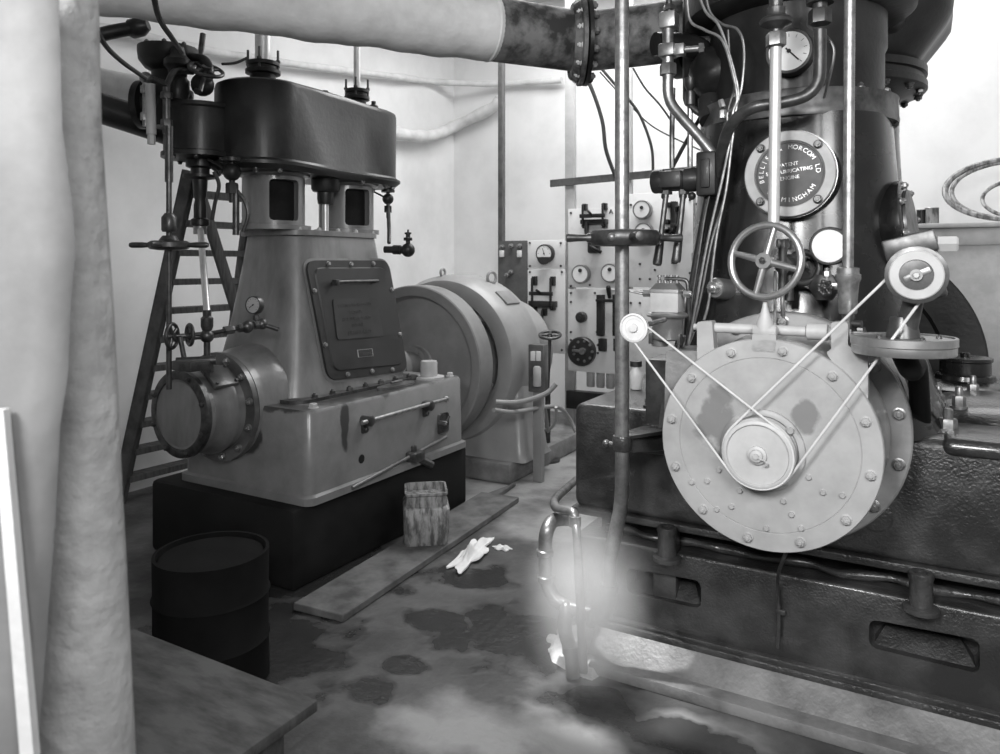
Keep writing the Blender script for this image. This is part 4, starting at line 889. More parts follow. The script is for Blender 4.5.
mb2 = MB(); m = Matrix.Translation(gc+V((-.01, .07, .085))) @ Matrix.Rotation(-.25, 4, 'Y'); mb2.box((-.075, -.05, -.03), (.06, .05, .03), .006, mat=m); mb2.box((-.05, -.04, -.16), (.05, .05, .0), .01, mat=m); mb.b.free(); build('housing', mb2, M_dsteel, GP)
mb = MB(); c = onY(946, 244, 2.44); mb.cyl(c-V((.09, 0, 0)), c, .012); mb.lathe([(.016, -.025), (.024, -.02), (.024, .025), (.018, .03)], c, (1, 0, 0), 6); build('side_knob', mb, M_pale, GP)
dc = onY(903, 341, 2.46)
mb = MB(); mb.cyl(V((dc.x, dc.y, dc.z-.01)), V((gc.x, gc.y+.05, gc.z-.03)), .030, .026); mb.lathe([(.045, 0), (.04, .03), (.034, .06)], V((dc.x, dc.y, dc.z+.01)), UP, 24); build('stem', mb, M_dsteel, GP)
mb = MB(); mb.lathe([(.09, -.040), (.134, -.036), (.136, -.032), (.136, -.012), (.1365, -.012), (.139, -.009), (.139, .012), (.136, .014), (.130, .014), (.128, .009), (0, .009)], dc, UP, 64); dsk = build('disc', mb, M_steel, GP, 'flat bright steel disc')
for (dx, dy) in ((.05, -.06), (-.06, -.04), (-.03, .08), (.09, .03)): bolts([dc+V((dx, dy, .009))], UP, .007, M_dsteel, dsk)
mb = MB(); mb.tube([V((dc.x, dc.y+.02, dc.z-.04)), V((dc.x+.02, dc.y+.06, dc.z-.09)), V((dc.x+.03, dc.y+.35, dc.z-.12)), V((dc.x+.04, dc.y+.62, 1.0))], .032); build('support_arm', mb, M_soot, GP)

# fittings on the pipe at x=850
def cordloop(c1, r1, c2, r2, rad, name, lab):
    """two straight runs tangent to two pulleys plus the arcs round them"""
    c1 = V(c1); c2 = V(c2); d = c2-c1; L = math.hypot(d.x, d.z); th = math.atan2(d.z, d.x); ph = math.acos((r1-r2)/L)
    pts = []
    for k in range(25):
        a = th+ph+(2*PI-2*ph)*k/24; pts.append(c1+V((r1*math.cos(a), 0, r1*math.sin(a))))
    for k in range(17):
        a = th-ph+2*ph*k/16; pts.append(c2+V((r2*math.cos(a), 0, r2*math.sin(a))))
    pts.append(pts[0]); mb = MB(); mb.tube(pts, rad, n=8, smooth=False); return tag(build(name, mb, M_cord), lab, 'cord')
cordloop(PULL+V((0, .004, 0)), .108, V((gc.x, PULL.y+.004, gc.z)), .047, .0040, 'drive_cord', 'pale cord loop from the centre pulley up to the round pulley at the right')
wc = onY(633, 328, 2.36)
cordloop(PULL+V((0, -.012, 0)), .104, V((wc.x, PULL.y-.012, wc.z)), .03, .0036, 'drive_cord', 'pale cord loop from the centre pulley up to the small white pulley at the left')

# ------------------------------------------------------------------ lubricator left of the drum
LB = thing('lubricator', 'small brass and glass lubricator box with a white pulley left of the drum', 'lubricator', onY(668, 340, 2.62))
Yb = 2.70
P = lambda px, py, Y=Yb: onY(px, py, Y)
a = P(650, 312); b_ = P(678, 293)
wcc = V((wc.x, PULL.y-.012, wc.z))
mb = MB(); mb.box((a.x, Yb, a.z), (b_.x, Yb+.09, b_.z), .004); build('tank', mb, M_pale, LB)
mb = MB(); mb.loft([rrect(a.x-.003, b_.x+.003, Yb-.003, Yb+.093, .006, b_.z), rrect(a.x-.003, b_.x+.003, Yb-.003, Yb+.093, .006, b_.z+.012), rrect(a.x+.015, b_.x-.015, Yb+.015, Yb+.075, .006, b_.z+.035)]); build('lid', mb, M_steel, LB)
for k in range(4):
    c = V((a.x+.022+k*.022, Yb+.045, b_.z+.034)); mb = MB(); mb.lathe([(.008, 0), (.008, .012), (.005, .014), (.005, .022), (.009, .024), (.009, .03)], c, UP, 12); build('drip_screw', mb, M_nut, LB)
for (x, s) in ((a.x-.035, -1), (b_.x+.008, 1)):
    c = V((x, Yb+.045, b_.z-.005)); mb = MB(); mb.cyl(c, c+V((.03, 0, 0)), .009); mb.hexn(c+V((.0 if s > 0 else -.005, 0, 0)), (1, 0, 0), .015, .025); build('side_fitting', mb, M_steel, LB)
mb = MB(); c = V((a.x-.035, Yb+.045, b_.z-.0)); mb.tube([c, c+V((-.06, -.02, .006))], .004); mb.tube([c+V((0, 0, -.01)), c+V((-.06, -.02, .004))], .004); build('link', mb, M_nut, LB)
mb = MB(); c = (a+V((b_.x, 0, a.z)))/2; c = V(((a.x+b_.x)/2, Yb+.045, a.z)); mb.lathe([(.075, -.018), (.078, -.012), (.07, -.004), (.05, 0)], c, UP, 40); mb.lathe([(.05, -.105), (.056, -.10), (.058, -.03), (.065, -.018)], c, UP, 36); mb.lathe([(.03, -.13), (.032, -.105)], c+V((-.03, 0, 0)), UP, 20); build('ratchet_body', mb, M_steel, LB)
for dx in (-.055, .05): mb = MB(); q_ = c+V((dx, -.02, -.12)); mb.hexn(q_, UP, .012, .04); build('outlet_nut', mb, M_dsteel, LB)
mb = MB(); mb.lathe([(.045, .0), (.048, .004), (.048, .02), (.042, .022), (.04, .016), (.015, .014), (.013, .026), (0, .026)], wcc+V((0, .012, 0)), an, 44); wp = build('white_pulley', mb, M_lag, LB, 'small white pulley')
mb = MB(); mb.cyl(wcc+V((0, .01, 0)), wcc+V((.02, .26, .01)), .009); build('pulley_shaft', mb, M_nut, LB)
mb = MB(); q0 = c+V((.04, 0, -.09)); 
for k, dx in enumerate((0, .02)): mb.tube([q0+V((dx, 0, 0)), q0+V((dx-.01, .0, -.07)), q0+V((dx+.03, .0, -.12)), q0+V((dx+.09, .05, -.10))], .006)
build('feed_pipe', mb, M_cable, LB)
mb = MB(); q0 = V((b_.x-.01, Yb+.045, b_.z+.05)); mb.tube([q0+V((-.05, 0, 0)), q0, q0+V((.03, .0, -.01)), q0+V((.035, 0, -.06)), q0+V((.035, .02, -.15))], .008); build('feed_pipe', mb, M_dsteel, LB)
mb = MB(); a_ = P(655, 352, 2.78); mb.box((a_.x-.02, 2.72, 1.0), (a_.x+.12, 2.9, a_.z-.02), .01); build('pedestal', mb, M_dsteel, LB)
mb = MB(); mb.prism(round_poly([onY(*p, 2.55) for p in ((668, 352), (700, 352), (704, 372), (684, 392), (668, 424), (658, 430), (664, 380))], .01), (0, .25, 0)); build('oil_trough', mb, M_dsteel, LB)

# glass jars on the bed behind
for i, px in enumerate((636, 652)):
    c = onY(px, 372, 3.4); t = thing('oil_jar', ('small glass jar on the bed behind the cord, nearer the tall pipe', 'small glass jar on the bed beside the lubricator')[i], 'jar', (c.x, c.y, 1.01), 'glass jars on the bed')
    build('body', MB().lathe([(.025, 1.012), (.03, 1.02), (.03, 1.09), (.02, 1.11), (.018, 1.12)], V((c.x, c.y, 0)), UP, 24), M_marble, t); build('lid', MB().lathe([(.028, 1.12), (.028, 1.145), (.0, 1.15)], V((c.x, c.y, 0)), UP, 24), M_dsteel, t)
cable([(650, 402, 3.05), (668, 385, 3.2), (690, 380, 3.3)], .02, 'bent dark hose lying on the bed corner by the jars', 'oil_hose', M_dcast, 'hose')

# ------------------------------------------------------------------ tall pipes
# left tall spindle with capstan handwheel
Yp = 2.70
top = onY(622, -60, Yp); X_ = top.x
TS = thing('valve_spindle', 'tall steel spindle with a horizontal capstan handwheel, left of the larger engine', 'spindle', (X_, Yp, .95))
zb = onY(622, 458, Yp).z; zh = onY(625, 238, Yp).z
mb = MB(); mb.cyl((X_, Yp, zb), (X_, Yp, 3.1), .027, n=24); build('rod', mb, M_nut, TS, 'long steel rod')
hc2 = V((X_+.01, Yp, zh))
mb = MB(); mb.lathe([(.0, -.024), (.07, -.024), (.10, -.030), (.122, -.028), (.133, -.012), (.133, .014), (.124, .027), (.10, .030), (.07, .022), (.035, .022), (.03, .034), (0, .034)], hc2, UP, 56); wh = build('handwheel', mb, M_dsteel, TS, 'capstan handwheel')
for k in range(4):
    a = YAW+math.radians(0+90*k)+.08; d = V((math.cos(a), math.sin(a), 0)); mb = MB(); mb.lathe([(.016, .10), (.018, .14), (.0125, .148), (.0135, .18), (.0165, .215), (.016, .222), (.008, .224)], hc2+V((0, 0, .0)), d, 16); build('handle', mb, M_dsteel, wh)
mb = MB(); mb.sph(hc2+V((0, -.13, 0)), .016, 14); build('stud', mb, M_nut, wh)
# bracket on the bed
bp = V((X_, Yp, onY(622, 445, Yp).z))
mb = MB(); mb.prism([bp+V((-.03, 0, .025)), bp+V((.03, .0, .025)), V((bp.x+.16, 2.93, bp.z+.025)), V((bp.x+.02, 2.93, bp.z+.025))], (0, 0, .012))
mb.prism([bp+V((.02, .02, .025)), bp+V((.03, .02, -.03)), V((bp.x+.12, 2.93, bp.z-.05)), V((bp.x+.12, 2.93, bp.z+.03))], V((.006, .006, 0)))
mb.box((bp.x+.0, 2.918, bp.z-.075), (bp.x+.17, 2.93, bp.z+.045), .004); mb.lathe([(.034, -.02), (.036, -.016), (.036, .03), (.034, .035)], bp, UP, 28); mb.cyl(bp+V((-.06, -.01, 0)), bp, .010); mb.sph(bp+V((-.06, -.01, 0)), .016, 12); build('bracket', mb, M_bed, TS, 'bracket bolted to the bed')
mb = MB(); mb.tube([onY(622, 452, Yp), onY(622, 485, Yp), onY(620, 510, Yp), onY(613, 545, Yp), onY(609.5, 565, Yp), onY(609, 600, Yp)], .027, n=20); build('bent_pipe', mb, M_brass, TS)

# drain trap pipes by the hole
DP = thing('drain_pipe', 'looped copper drain pipe entering the broken floor hole at the bed corner', 'pipe', onZ(575, 672))
Yd = 2.68
mb = MB(); mb.tube([onY(609, 585, Yp), onY(609, 600, Yp), onY(605, 611, Yp), onY(596, 615, Yp), onY(586, 612, Yd)], .030, n=18); mb.lathe([(.036, 0), (.036, .03)], onY(609, 592, Yp), UP, 20); build('elbow', mb, M_brass, DP)
mb = MB(); mb.tube([onY(592, 614, Yd), onY(578, 610, Yd), onY(566, 606, Yd), onY(553, 596, Yd), onY(546, 578, Yd), onY(545, 550, Yd), onY(547, 531, Yd), onY(555, 520, Yd+.06), onY(575, 519, Yd+.16)], .028, n=18); build('loop', mb, M_brass, DP)
for (px, py) in ((545, 556), (546, 582)): mb = MB(); c = onY(px, py, Yd); mb.lathe([(.030, 0), (.035, .004), (.035, .024), (.030, .028)], c, UP, 20); build('coupling', mb, M_brass, DP)
mb = MB(); mb.tube([onY(567, 606, Yd-.0), onY(566, 612, Yd-.02), onY(565, 630, Yd-.03), onY(569, 645, Yd-.03), onY(572, 660, Yd-.03), onY(573, 676, Yd-.03)], .028, n=18); mb.lathe([(.033, 0), (.033, .03)], onY(571, 653, Yd-.03), V((-.1, 0, 1)), 18); build('down_leg', mb, M_brass, DP)
TP = thing('water_pipe', 'thin straight pipe with an elbow rising from the floor hole past the bed corner', 'pipe', onZ(584, 668))
mb = MB(); mb.tube([onY(583.5, 672, 2.60), onY(580, 600, 2.62), onY(577, 540, 2.64), onY(575, 520, 2.66)], .017, n=16); build('upright', mb, M_brass, TP)
mb = MB(); mb.tube([onY(575, 519, 2.66), onY(572, 512, 2.67), onY(558, 509, 2.72), onY(554, 503, 2.80), onY(558, 496, 2.95), onY(566, 489, 3.2), onY(576, 480, 3.5)], .018, n=16); mb.lathe([(.024, -.02), (.024, .02)], onY(575, 521, 2.66), UP, 18); build('elbow', mb, M_brass, TP)
# broken pale floor around the pipes
mb = MB(); rnd = random.Random(11); n = 18
c0 = onZ(583, 650)
pts = [onZ(px, py) for (px, py) in ((552, 640), (549, 652), (552, 662), (565, 670), (580, 677), (592, 681), (600, 676), (610, 664), (618, 652), (622, 640), (610, 632), (585, 628), (562, 630))]
for i in range(26):
    a = rnd.choice(pts).lerp(c0, rnd.random()*.75); s = .015+.035*rnd.random(); r_ = bmesh.ops.create_icosphere(mb.b, subdivisions=2, radius=s)['verts']
    for v in r_: v.co = V((v.co.x*(.8+.5*rnd.random()*.1), v.co.y, v.co.z*.55))+V((a.x, a.y, .006)) + v.co.normalized()*rnd.uniform(-.004, .004)
mb.loft([[V((p.x, p.y, .001)) for p in pts], [V((p.x+(c0.x-p.x)*.12, p.y+(c0.y-p.y)*.12, .02+.01*rnd.random())) for p in pts]])
o = tag(build('broken_cement', mb, M_rubble, angle=50), 'pale broken cement around the drain pipes on the floor', 'rubble', kind='stuff')

# bright pipe in front of the column (x=775) with its fittings
VP = thing('feed_pipe', 'bright polished vertical pipe in front of the nameplate', 'pipe', onY(774, 240, 2.68))
Yv = 2.70
mb = MB(); a = onY(776, 40, Yv); b_ = onY(773.5, 228, Yv); mb.cyl(V((b_.x, Yv, b_.z)), a, .019, n=22); build('tube', mb, M_chrome, VP)
mb = MB(); mb.lathe([(.024, -.06), (.027, -.055), (.027, -.02), (.018, -.015), (.018, .0), (.03, .01), (.052, .02), (.056, .03), (.045, .042), (.026, .048), (.03, .055), (.03, .075), (.022, .08), (.024, .11), (.032, .115), (.032, .14), (.02, .145), (.02, .4)], onY(776, 30, Yv), UP, 28); build('union', mb, M_dsteel, VP)
mb = MB(); mb.hexn(onY(776, 46, Yv), UP, .034, .045); build('nut', mb, M_nut, VP)
# pipe x=850
VP2 = thing('feed_pipe', 'tall dull steel pipe with a thick lower socket, right of the pale gauge', 'pipe', onY(850, 330, 2.5))
Yw = 2.60
a = onY(853, -60, Yw); b_ = onY(848, 270, Yw)
mb = MB(); mb.cyl(V((b_.x, Yw, b_.z)), V((b_.x+.006, Yw, a.z)), .0165, n=22); build('tube', mb, M_nut, VP2)
mb = MB(); c = V((b_.x, Yw, 0)); z1 = onY(848, 268, Yw).z; z2 = onY(848, 314, Yw).z
mb.lathe([(.024, z2), (.027, z2+.004), (.029, z2+.06), (.033, z1-.045), (.038, z1-.035), (.038, z1-.02), (.033, z1-.018), (.033, z1), (.02, z1+.003)], c, UP, 28); build('socket', mb, M_nut, VP2)
mb = MB(); mb.lathe([(.018, z2-.05), (.018, z2)], c, UP, 16); mb.cyl(c+UP*(z2-.03), c+UP*(z2-.03)+V((.04, -.01, 0)), .012); mb.box((c.x-.04, Yw-.03, z2-.085), (c.x+.05, Yw+.05, z2-.05), .006); mb.hexn(c+V((.035, 0, z2-.06)), UP, .016, .02); build('foot', mb, M_dsteel, VP2)
# curved pipe sweeping from the upper right to the left valve
CP = thing('curved_pipe', 'dark pipe bending from overhead down and left across the column top', 'pipe', onY(780, 100, 2.85))
pp = [(820, 30, 2.80), (820, 60, 2.80), (818, 82, 2.80), (805, 96, 2.79), (780, 103, 2.77), (755, 107, 2.76), (738, 117, 2.78), (727, 133, 2.82), (721, 155, 2.88), (717, 175, 2.92)]
mb = MB(); mb.tube([onY(*p) for p in pp], .021, n=18); build('tube', mb, M_dsteel, CP)
mb = MB(); c = onY(820, 18, 2.80); mb.hexn(c-UP*.02, UP, .038, .05); mb.cyl(c, c+UP*.35, .024); mb.lathe([(.045, .05), (.045, .09)], c, UP, 24); build('union', mb, M_dsteel, CP)
mb = MB(); mb.tube([onY(815, 5, 2.9), onY(808, 25, 2.88), onY(825, 35, 2.86), onY(834, 50, 2.86), onY(830, 75, 2.88), onY(824, 98, 2.92)], .005, n=8); tag(build('capillary_tube', mb, M_brass), 'thin tube curving beside the upper gauge, right of the bent pipe', 'tube')
# left angled pipe with square fittings
AP = thing('angled_pipe', 'copper pipe with square fittings bending down to the lever valve', 'pipe', onY(668, 60, 2.9))
Ya = 2.90
mb = MB(); mb.tube([onY(668, 74, Ya), onY(668, 92, Ya), onY(671, 103, Ya), onY(678, 113, Ya), onY(700, 138, Ya), onY(716, 158, Ya)], .021, n=18); mb.cyl(onY(668, 20, Ya), onY(668, 80, Ya), .022); build('tube', mb, M_brass, AP)
def sqf(px, py, h, wd, nm='square_fitting', m=M_brass):
    c = onY(px, py, Ya); mb = MB(); mb.box(c+V((-wd, -wd, -h)), c+V((wd, wd, h)), .006); return build(nm, mb, m, AP)
sqf(669, 21, .032, .032, m=M_steel); sqf(668, 51, .026, .032); 
mb = MB(); mb.hexn(onY(668, 75, Ya), UP, .034, .045); build('union_nut', mb, M_brass, AP)
mb = MB(); c = onY(680, 50, Ya); mb.box(c+V((-.02, -.02, -.022)), c+V((.02, .02, .022)), .004); mb.cyl(c, c+V((.09, .02, 0)), .012); mb.hexn(c+V((.07, .015, 0)), (1, .2, 0), .02, .02); build('side_branch', mb, M_nut, AP)
mb = MB(); mb.cyl(onY(669, -20, Ya), onY(669, 12, Ya), .012); mb.hexn(onY(669, 10, Ya), UP, .022, .02); build('top_rod', mb, M_dsteel, AP)
# second dark rod and stays
cable([(673, 88, 3.1), (672, 130, 3.1), (672, 168, 3.1)], .011, 'slim dark rod hanging straight behind the angled copper pipe', 'valve_rod', M_dsteel, 'rod')
cable([(690, 82, 3.2), (690, 130, 3.2), (690, 170, 3.2)], .012, 'second slim rod, nearer the column, with a small coupling at its top', 'valve_rod', M_nut, 'rod')
mb = MB(); c = onT(690, 92, 3.2); mb.lathe([(.016, -.06), (.022, -.055), (.022, 0), (.012, .004), (.025, .03), (.025, .06)], c, UP, 14); mb.tube([c+V((0, 0, -.06)), c+V((.05, 0, -.10)), c+V((.14, 0, -.14))], .014); tag(build('rod_coupling', mb, M_dsteel), 'small dark coupling at the upper end of the slim rod by the column', 'coupling')
mb = MB(); a = onT(671, 166, 3.2); cable([(700, 118, 3.3), (686, 142, 3.25), (672, 168, 3.2)], .009, 'thin slanting stay rod above the lever valve', 'stay_rod', M_dsteel, 'rod')

# lever valve block
LV = thing('lever_valve', 'dark cylindrical valve block with two downward levers, left of the column', 'valve', onY(680, 181, 2.9))
Yc = 2.92
a = onY(652, 182, Yc); b_ = onY(700, 178, Yc); b_.z = a.z
mb = MB(); L_ = (b_-a).length; mb.lathe([(.03, 0), (.045, .006), (.048, .012), (.048, .05), (.042, .055), (.042, L_-.06), (.048, L_-.055), (.048, L_-.02), (.042, L_)], a, b_-a, 28); mb.box(a+V((.04, -.047, -.03)), a+V((.13, .0, .035)), .006); build('barrel', mb, M_dcast, LV)
mb = MB(); c = onY(708, 176, Yc); mb.box(c+V((-.035, -.05, -.08)), c+V((.04, .08, .09)), .01); mb.box(c+V((-.015, -.06, -.05)), c+V((.02, -.04, .06)), .004); build('flange_block', mb, M_dcast, LV)
for (px, x2, y2) in ((667, 657, 265), (684, 676, 262)):
    p0_ = onY(px, 192, Yc); p1_ = onY(x2, y2, Yc-.05); d = p1_-p0_; mb = MB(); mb.cyl(p0_+UP*.02, p0_.lerp(p1_, .62), .011); mb.lathe([(.012, d.length*.6), (.016, d.length*.7), (.0185, d.length*.97), (.016, d.length), (.006, d.length*1.01)], p0_, d, 18); mb.hexn(p0_-UP*.01, UP, .022, .03); build('lever', mb, M_dsteel, LV)
for px in (665, 683, 692): mb = MB(); mb.sph(onY(px, 196, Yc), .016, 10); build('cap_nut', mb, M_dcast, LV)

# bundle of thin tubes down the left of the column
tb = [[(687, -10), (690, 20), (705, 30), (722, 40), (732, 70), (737, 98), (733, 112), (730, 140), (722, 180), (708, 240), (695, 310), (688, 345)],
      [(697, -10), (706, 12), (718, 24), (728, 50), (738, 90), (736, 110), (731, 150), (726, 190), (716, 240), (709, 300), (704, 320)],
      [(705, -10), (710, 12), (722, 24), (738, 30), (744, 50), (741, 90), (733, 108), (727, 116), (730, 150), (724, 200), (712, 240), (700, 300), (690, 340)],
      [(728, 30), (730, 60), (735, 85), (728, 110), (716, 170), (706, 210), (698, 260), (692, 300), (686, 345)]]
labs = ['pale thin oil tube, outermost at the top left of the column', 'thin oil tube in the bundle, ending beside the rocker shaft', 'thin oil tube in the bundle with the widest bend to the right', 'thin dark oil tube of the bundle starting behind the others']
def colY(px, py, k): 
    # keep the tubes just off the column's skin
    z = 1.6+(265-py)/750*2.85
    return 2.86+.012*k-.02*max(0, (py-200)/150)
for k, pts in enumerate(tb):
    mb = MB(); mb.tube([onY(px, py, colY(px, py, k)) for (px, py) in pts], .0055, n=8); tag(build('oil_tube', mb, (M_nut, M_nut, M_brass, M_dsteel)[k]), labs[k], 'tube', 'oil tubes down the column')
mb = MB(); mb.tube([onY(px, py, 2.93) for (px, py) in ((715, 168), (707, 200), (698, 250), (690, 300), (687, 335))], .014, n=12); tag(build('oil_tube', mb, M_dcast), 'thick dark pipe behind the bundle of thin tubes beside the column', 'tube')
mb = MB(); c = onY(723, 118, 2.84); mb.hexn(c, UP, .014, .03); mb.hexn(c+UP*.04, V((-.3, 0, 1)), .012, .03); tag(build('tube_union', mb, M_steel), 'tiny bright union on the thin tubes at the column top', 'union')
# hanging wire on the bed front
mb = MB(); mb.tube([onY(787, 550, 2.50), onY(783, 560, 2.55), onY(778, 575, 2.75), onY(778, 590, 2.86), onY(779, 620, 2.86), onY(778, 648, 2.86)], .006, n=8); mb.box(onY(781, 612, 2.86)-V((.015, .006, .008)), onY(781, 612, 2.86)+V((.015, .006, .008)), .002); tag(build('earth_wire', mb, M_dsteel), 'thin wire hanging from under the drum down the bed front', 'wire')

# flywheel behind on the right
mb = MB(); mb.lathe([(0, .0), (.5, .0), (.52, -.02), (.60, -.02), (.715, -.02), (.725, -.01), (.725, .18), (.715, .19), (.5, .19)], (DX, 4.96, 1.03), (0, 1, 0), 96); build('flywheel', mb, M_dcast, RE, 'large black flywheel behind the column')
mb = MB(); mb.cyl((DX, 4.5, 1.03), (DX, 5.3, 1.03), .1); build('crankshaft', mb, M_dsteel, RE)
mb = MB(); mb.box((DX-.6, 5.25, 0), (DX+.6, 5.9, .8), .04); mb.lathe([(.55, 5.25), (.6, 5.3), (.6, 5.7), (.5, 5.8)], (DX, 0, 1.03), (0, 1, 0), 60); o = build('generator', mb, M_dcast, RE)

# ------------------------------------------------------------------ cupboard at the far right with coil and tins
cy = 6.3
a = onY(912, 224, cy); b_ = onY(1060, 216, cy)
CB = thing('cupboard', 'pale wooden cupboard against the back wall at the far right', 'cupboard', (a.x+.5, cy, 0))
build('body', MB().box((a.x+.02, cy+.02, 0), (X1-.1, cy+.6, a.z-.03), .004), M_pale, CB)
build('top', MB().box((a.x-.02, cy-.02, a.z-.035), (X1-.08, cy+.62, a.z), .006), M_pale, CB)
build('panel_frame', MB().box((a.x+.02, cy, a.z-.16), (X1-.1, cy+.02, a.z-.05), .003), M_pale, CB)
zt = a.z
cc = onY(1000, 190, cy+.2)
CL = thing('wire_coil', 'bound coil of thick wire leaning on the wall on top of the cupboard', 'coil', (cc.x, cc.y, zt))
for (R_, dx, dz, r_, nm) in ((.44, .10, 0, .022, 'wire_loop'), (.425, .13, .0, .015, 'wire_loop'), (.30, .20, -.0, .014, 'wire_loop')):
    mb = MB(); lx = []
    for k in range(49):
        q_ = 2*PI*k/48; lx.append(V((cc.x+dx+R_*math.cos(q_), cc.y+.15+.10*math.sin(q_), zt+.03+R_*.52*(1+math.sin(q_)))))
    mb.tube(lx, r_, n=8, smooth=False); build(nm, mb, M_tin, CL)
mb = MB(); mb.lathe([(.034, -.03), (.034, .03)], V((cc.x+.10, cc.y+.25, zt+.03+.44*1.04)), (1, 0, 0), 14); build('binding', mb, M_pale, CL)
for i, (px, rr_, hh, lab, mm) in enumerate(((921, .030, .11, 'dark round tin on the cupboard top, nearest its left end', M_dcast), (932, .045, .12, 'paler open tin on the cupboard top next to the coil', M_tin))):
    c = onY(px, 222, cy+.12); c.z = zt; t = thing('small_tin', lab, 'tin', c, 'small tins on the cupboard')
    build('body', MB().lathe([(rr_, 0), (rr_, hh), (rr_*.94, hh), (rr_*.92, .02), (0, .02)], c, UP, 24), mm, t); build('rim', MB().torus(c+UP*hh, UP, rr_, .003, 24, 6), M_steel, t)

# ================================================================== SWITCHBOARD
SB = thing('switchboard', 'white marble electrical switchboard with meters and knife switches at the back', 'switchboard', (-3.2, 6.25, 0))
YS = 6.2
def S(px, py, h=0.0): return onY(px, py, YS-h)
def spanel(px0, py0, px1, py1, m, lab=None, name='panel'):
    a = S(px0, py0); b_ = S(px1, py1); mb = MB(); mb.box((a.x, YS, min(a.z, b_.z)), (b_.x, YS+.035, max(a.z, b_.z)), .004); return build(name, mb, m, SB, lab)
p1 = spanel(498, 241, 527, 372, M_slate, 'dark slate panel')
p2 = spanel(527.5, 240.5, 565, 268.5, M_marble); p3 = spanel(527.5, 269.5, 565, 354, M_marble)
p4 = spanel(568, 209, 626, 288, M_marble); p5 = spanel(568, 289, 626, 375, M_marble)
p6 = spanel(627, 194, 700, 288, M_marble); p7 = spanel(627, 289, 700, 376, M_marble)
for i, (px, wd) in enumerate(((498, .05), (567.5, .09), (624, .10), (703, .07))):
    a = S(px, 300); z1 = (1.6+(265+40)/750*7, ) if False else (ZC,)
    build('post', MB().box((a.x-wd/2, YS+.04, 0), (a.x+wd/2, YS+.10, ZC-.01), .004), M_pale if i != 0 else M_woodd, SB)
a = S(549, 183); b_ = S(720, 167)
mb = MB(); mb.prism([V((a.x, YS+.02, a.z-.035)), V((b_.x, YS+.02, b_.z-.035)), V((b_.x, YS+.02, b_.z+.03)), V((a.x, YS+.02, a.z+.03))], (0, .02, 0)); build('batten', mb, M_woodd, SB)
build('foot_rail', MB().box((S(566, 300).x, YS+.0, .30), (S(706, 300).x, YS+.09, .46), .004), M_dcast, SB)
for px in (582, 592, 602, 612, 640, 652): a = S(px, 384); build('resistor', MB().lathe([(.035, .48), (.04, .5), (.04, .62), (.03, .64)], V((a.x, YS+.2, 0)), UP, 12), M_pale, SB)
# meters
def meter(px, py, r, parent, face=M_dialw, case=M_gauge, th=.06, needle=1., ticks=0, ptr=True):
    return gauge(S(px, py, .065), (0, -1, 0), r, parent, face, case, th, needle, name='meter', ticks=ticks, ptr=ptr, thk=2)
meter(544, 253.5, .085, p2, needle=.3, ticks=7)
mb = MB(); c = S(544, 257, .075); mb.lathe([(.07, 0), (.07, .006), (0, .006)], c, (0, -1, 0), 32, a0=-PI, a1=2*PI-PI) if False else mb.prism([c+V((.07*math.cos(PI+PI*k/12), 0, .07*math.sin(PI+PI*k/12))) for k in range(13)], (0, -.004, 0)); build('meter_lower_half', mb, M_gauge, p2)
M_rim = mat('nickel meter rim', .3, .3, .7)
for (px, py) in ((580, 274), (609.5, 273)):
    g_ = meter(px, py, .083, p4, case=M_rim, ptr=False); c = S(px, py-3.5, .072); mb = MB(); mb.lathe([(.018, -.003), (.018, .003), (0, .003)], c, (0, -1, 0), 16); build('knob', mb, M_gauge, g_)
for (px, py) in ((641.5, 209.5), (643, 232)):
    g_ = meter(px, py, .08, p6, case=M_rim, ptr=False); c = S(px, py-2, .072); mb = MB(); mb.lathe([(.015, -.003), (.015, .003), (0, .003)], c, (0, -1, 0), 16); build('knob', mb, M_gauge, g_)
mb = MB(); c = S(583, 351, 0); mb.lathe([(.13, 0), (.13, .05), (.12, .06), (0, .06)], c, (0, -1, 0), 40); rd = build('rheostat', mb, M_gauge, p5, 'black round rheostat')
mb = MB(); c2_ = S(583, 351, .062)
for k in range(9):
    a = 2*PI*k/9; mb.lathe([(.012, 0), (.012, .012)], c2_+V((.09*math.cos(a), 0, .09*math.sin(a))), (0, -1, 0), 10)
mb.box(c2_+V((-.10, -.02, -.012)), c2_+V((.03, -.005, .012)), .003); mb.lathe([(.03, 0), (.03, .03)], c2_, (0, -1, 0), 16); build('contact_arm', mb, M_nut, rd)
mb = MB(); c = S(582.5, 317, 0); mb.lathe([(.048, 0), (.048, .05), (.04, .06), (.02, .06), (.02, .075)], c, (0, -1, 0), 28); build('selector_knob', mb, M_gauge, p5)
def sw(px, py, w_, h, parent, name='knife_switch', th=.09, m=M_dcast):
    """knife switch: base blocks, blades, crossbar and handle"""
    c = S(px, py); mb = MB(); W = w_/750*6.8/2; H = h/750*6.8/2
    for s in (-1, 1):
        mb.box(c+V((s*W*.8-.018, -th*.6, -H)), c+V((s*W*.8+.018, .0, -H*.6)), .003)
        mb.box(c+V((s*W*.8-.018, -th*.6, H*.45)), c+V((s*W*.8+.018, .0, H)), .003)
        mb.box(c+V((s*W*.8-.007, -th, -H*.9)), c+V((s*W*.8+.007, -th*.7, H*.9)), .002)
    mb.box(c+V((-W, -th*1.1, -.02)), c+V((W, -th*.8, .014)), .003); mb.cyl(c+V((0, -th, 0)), c+V((0, -th*1.9, .03)), .012)
    return build(name, mb, m, parent)
sw(545, 293, 26, 34, p3); sw(541, 321, 14, 26, p3)
mb = MB(); c = S(545, 304); mb.box(c+V((-.13, -.09, -.025)), c+V((.13, -.0, .03)), .006); build('fuse_block', mb, M_dcast, p3)
sw(596, 216, 26, 24, p4)
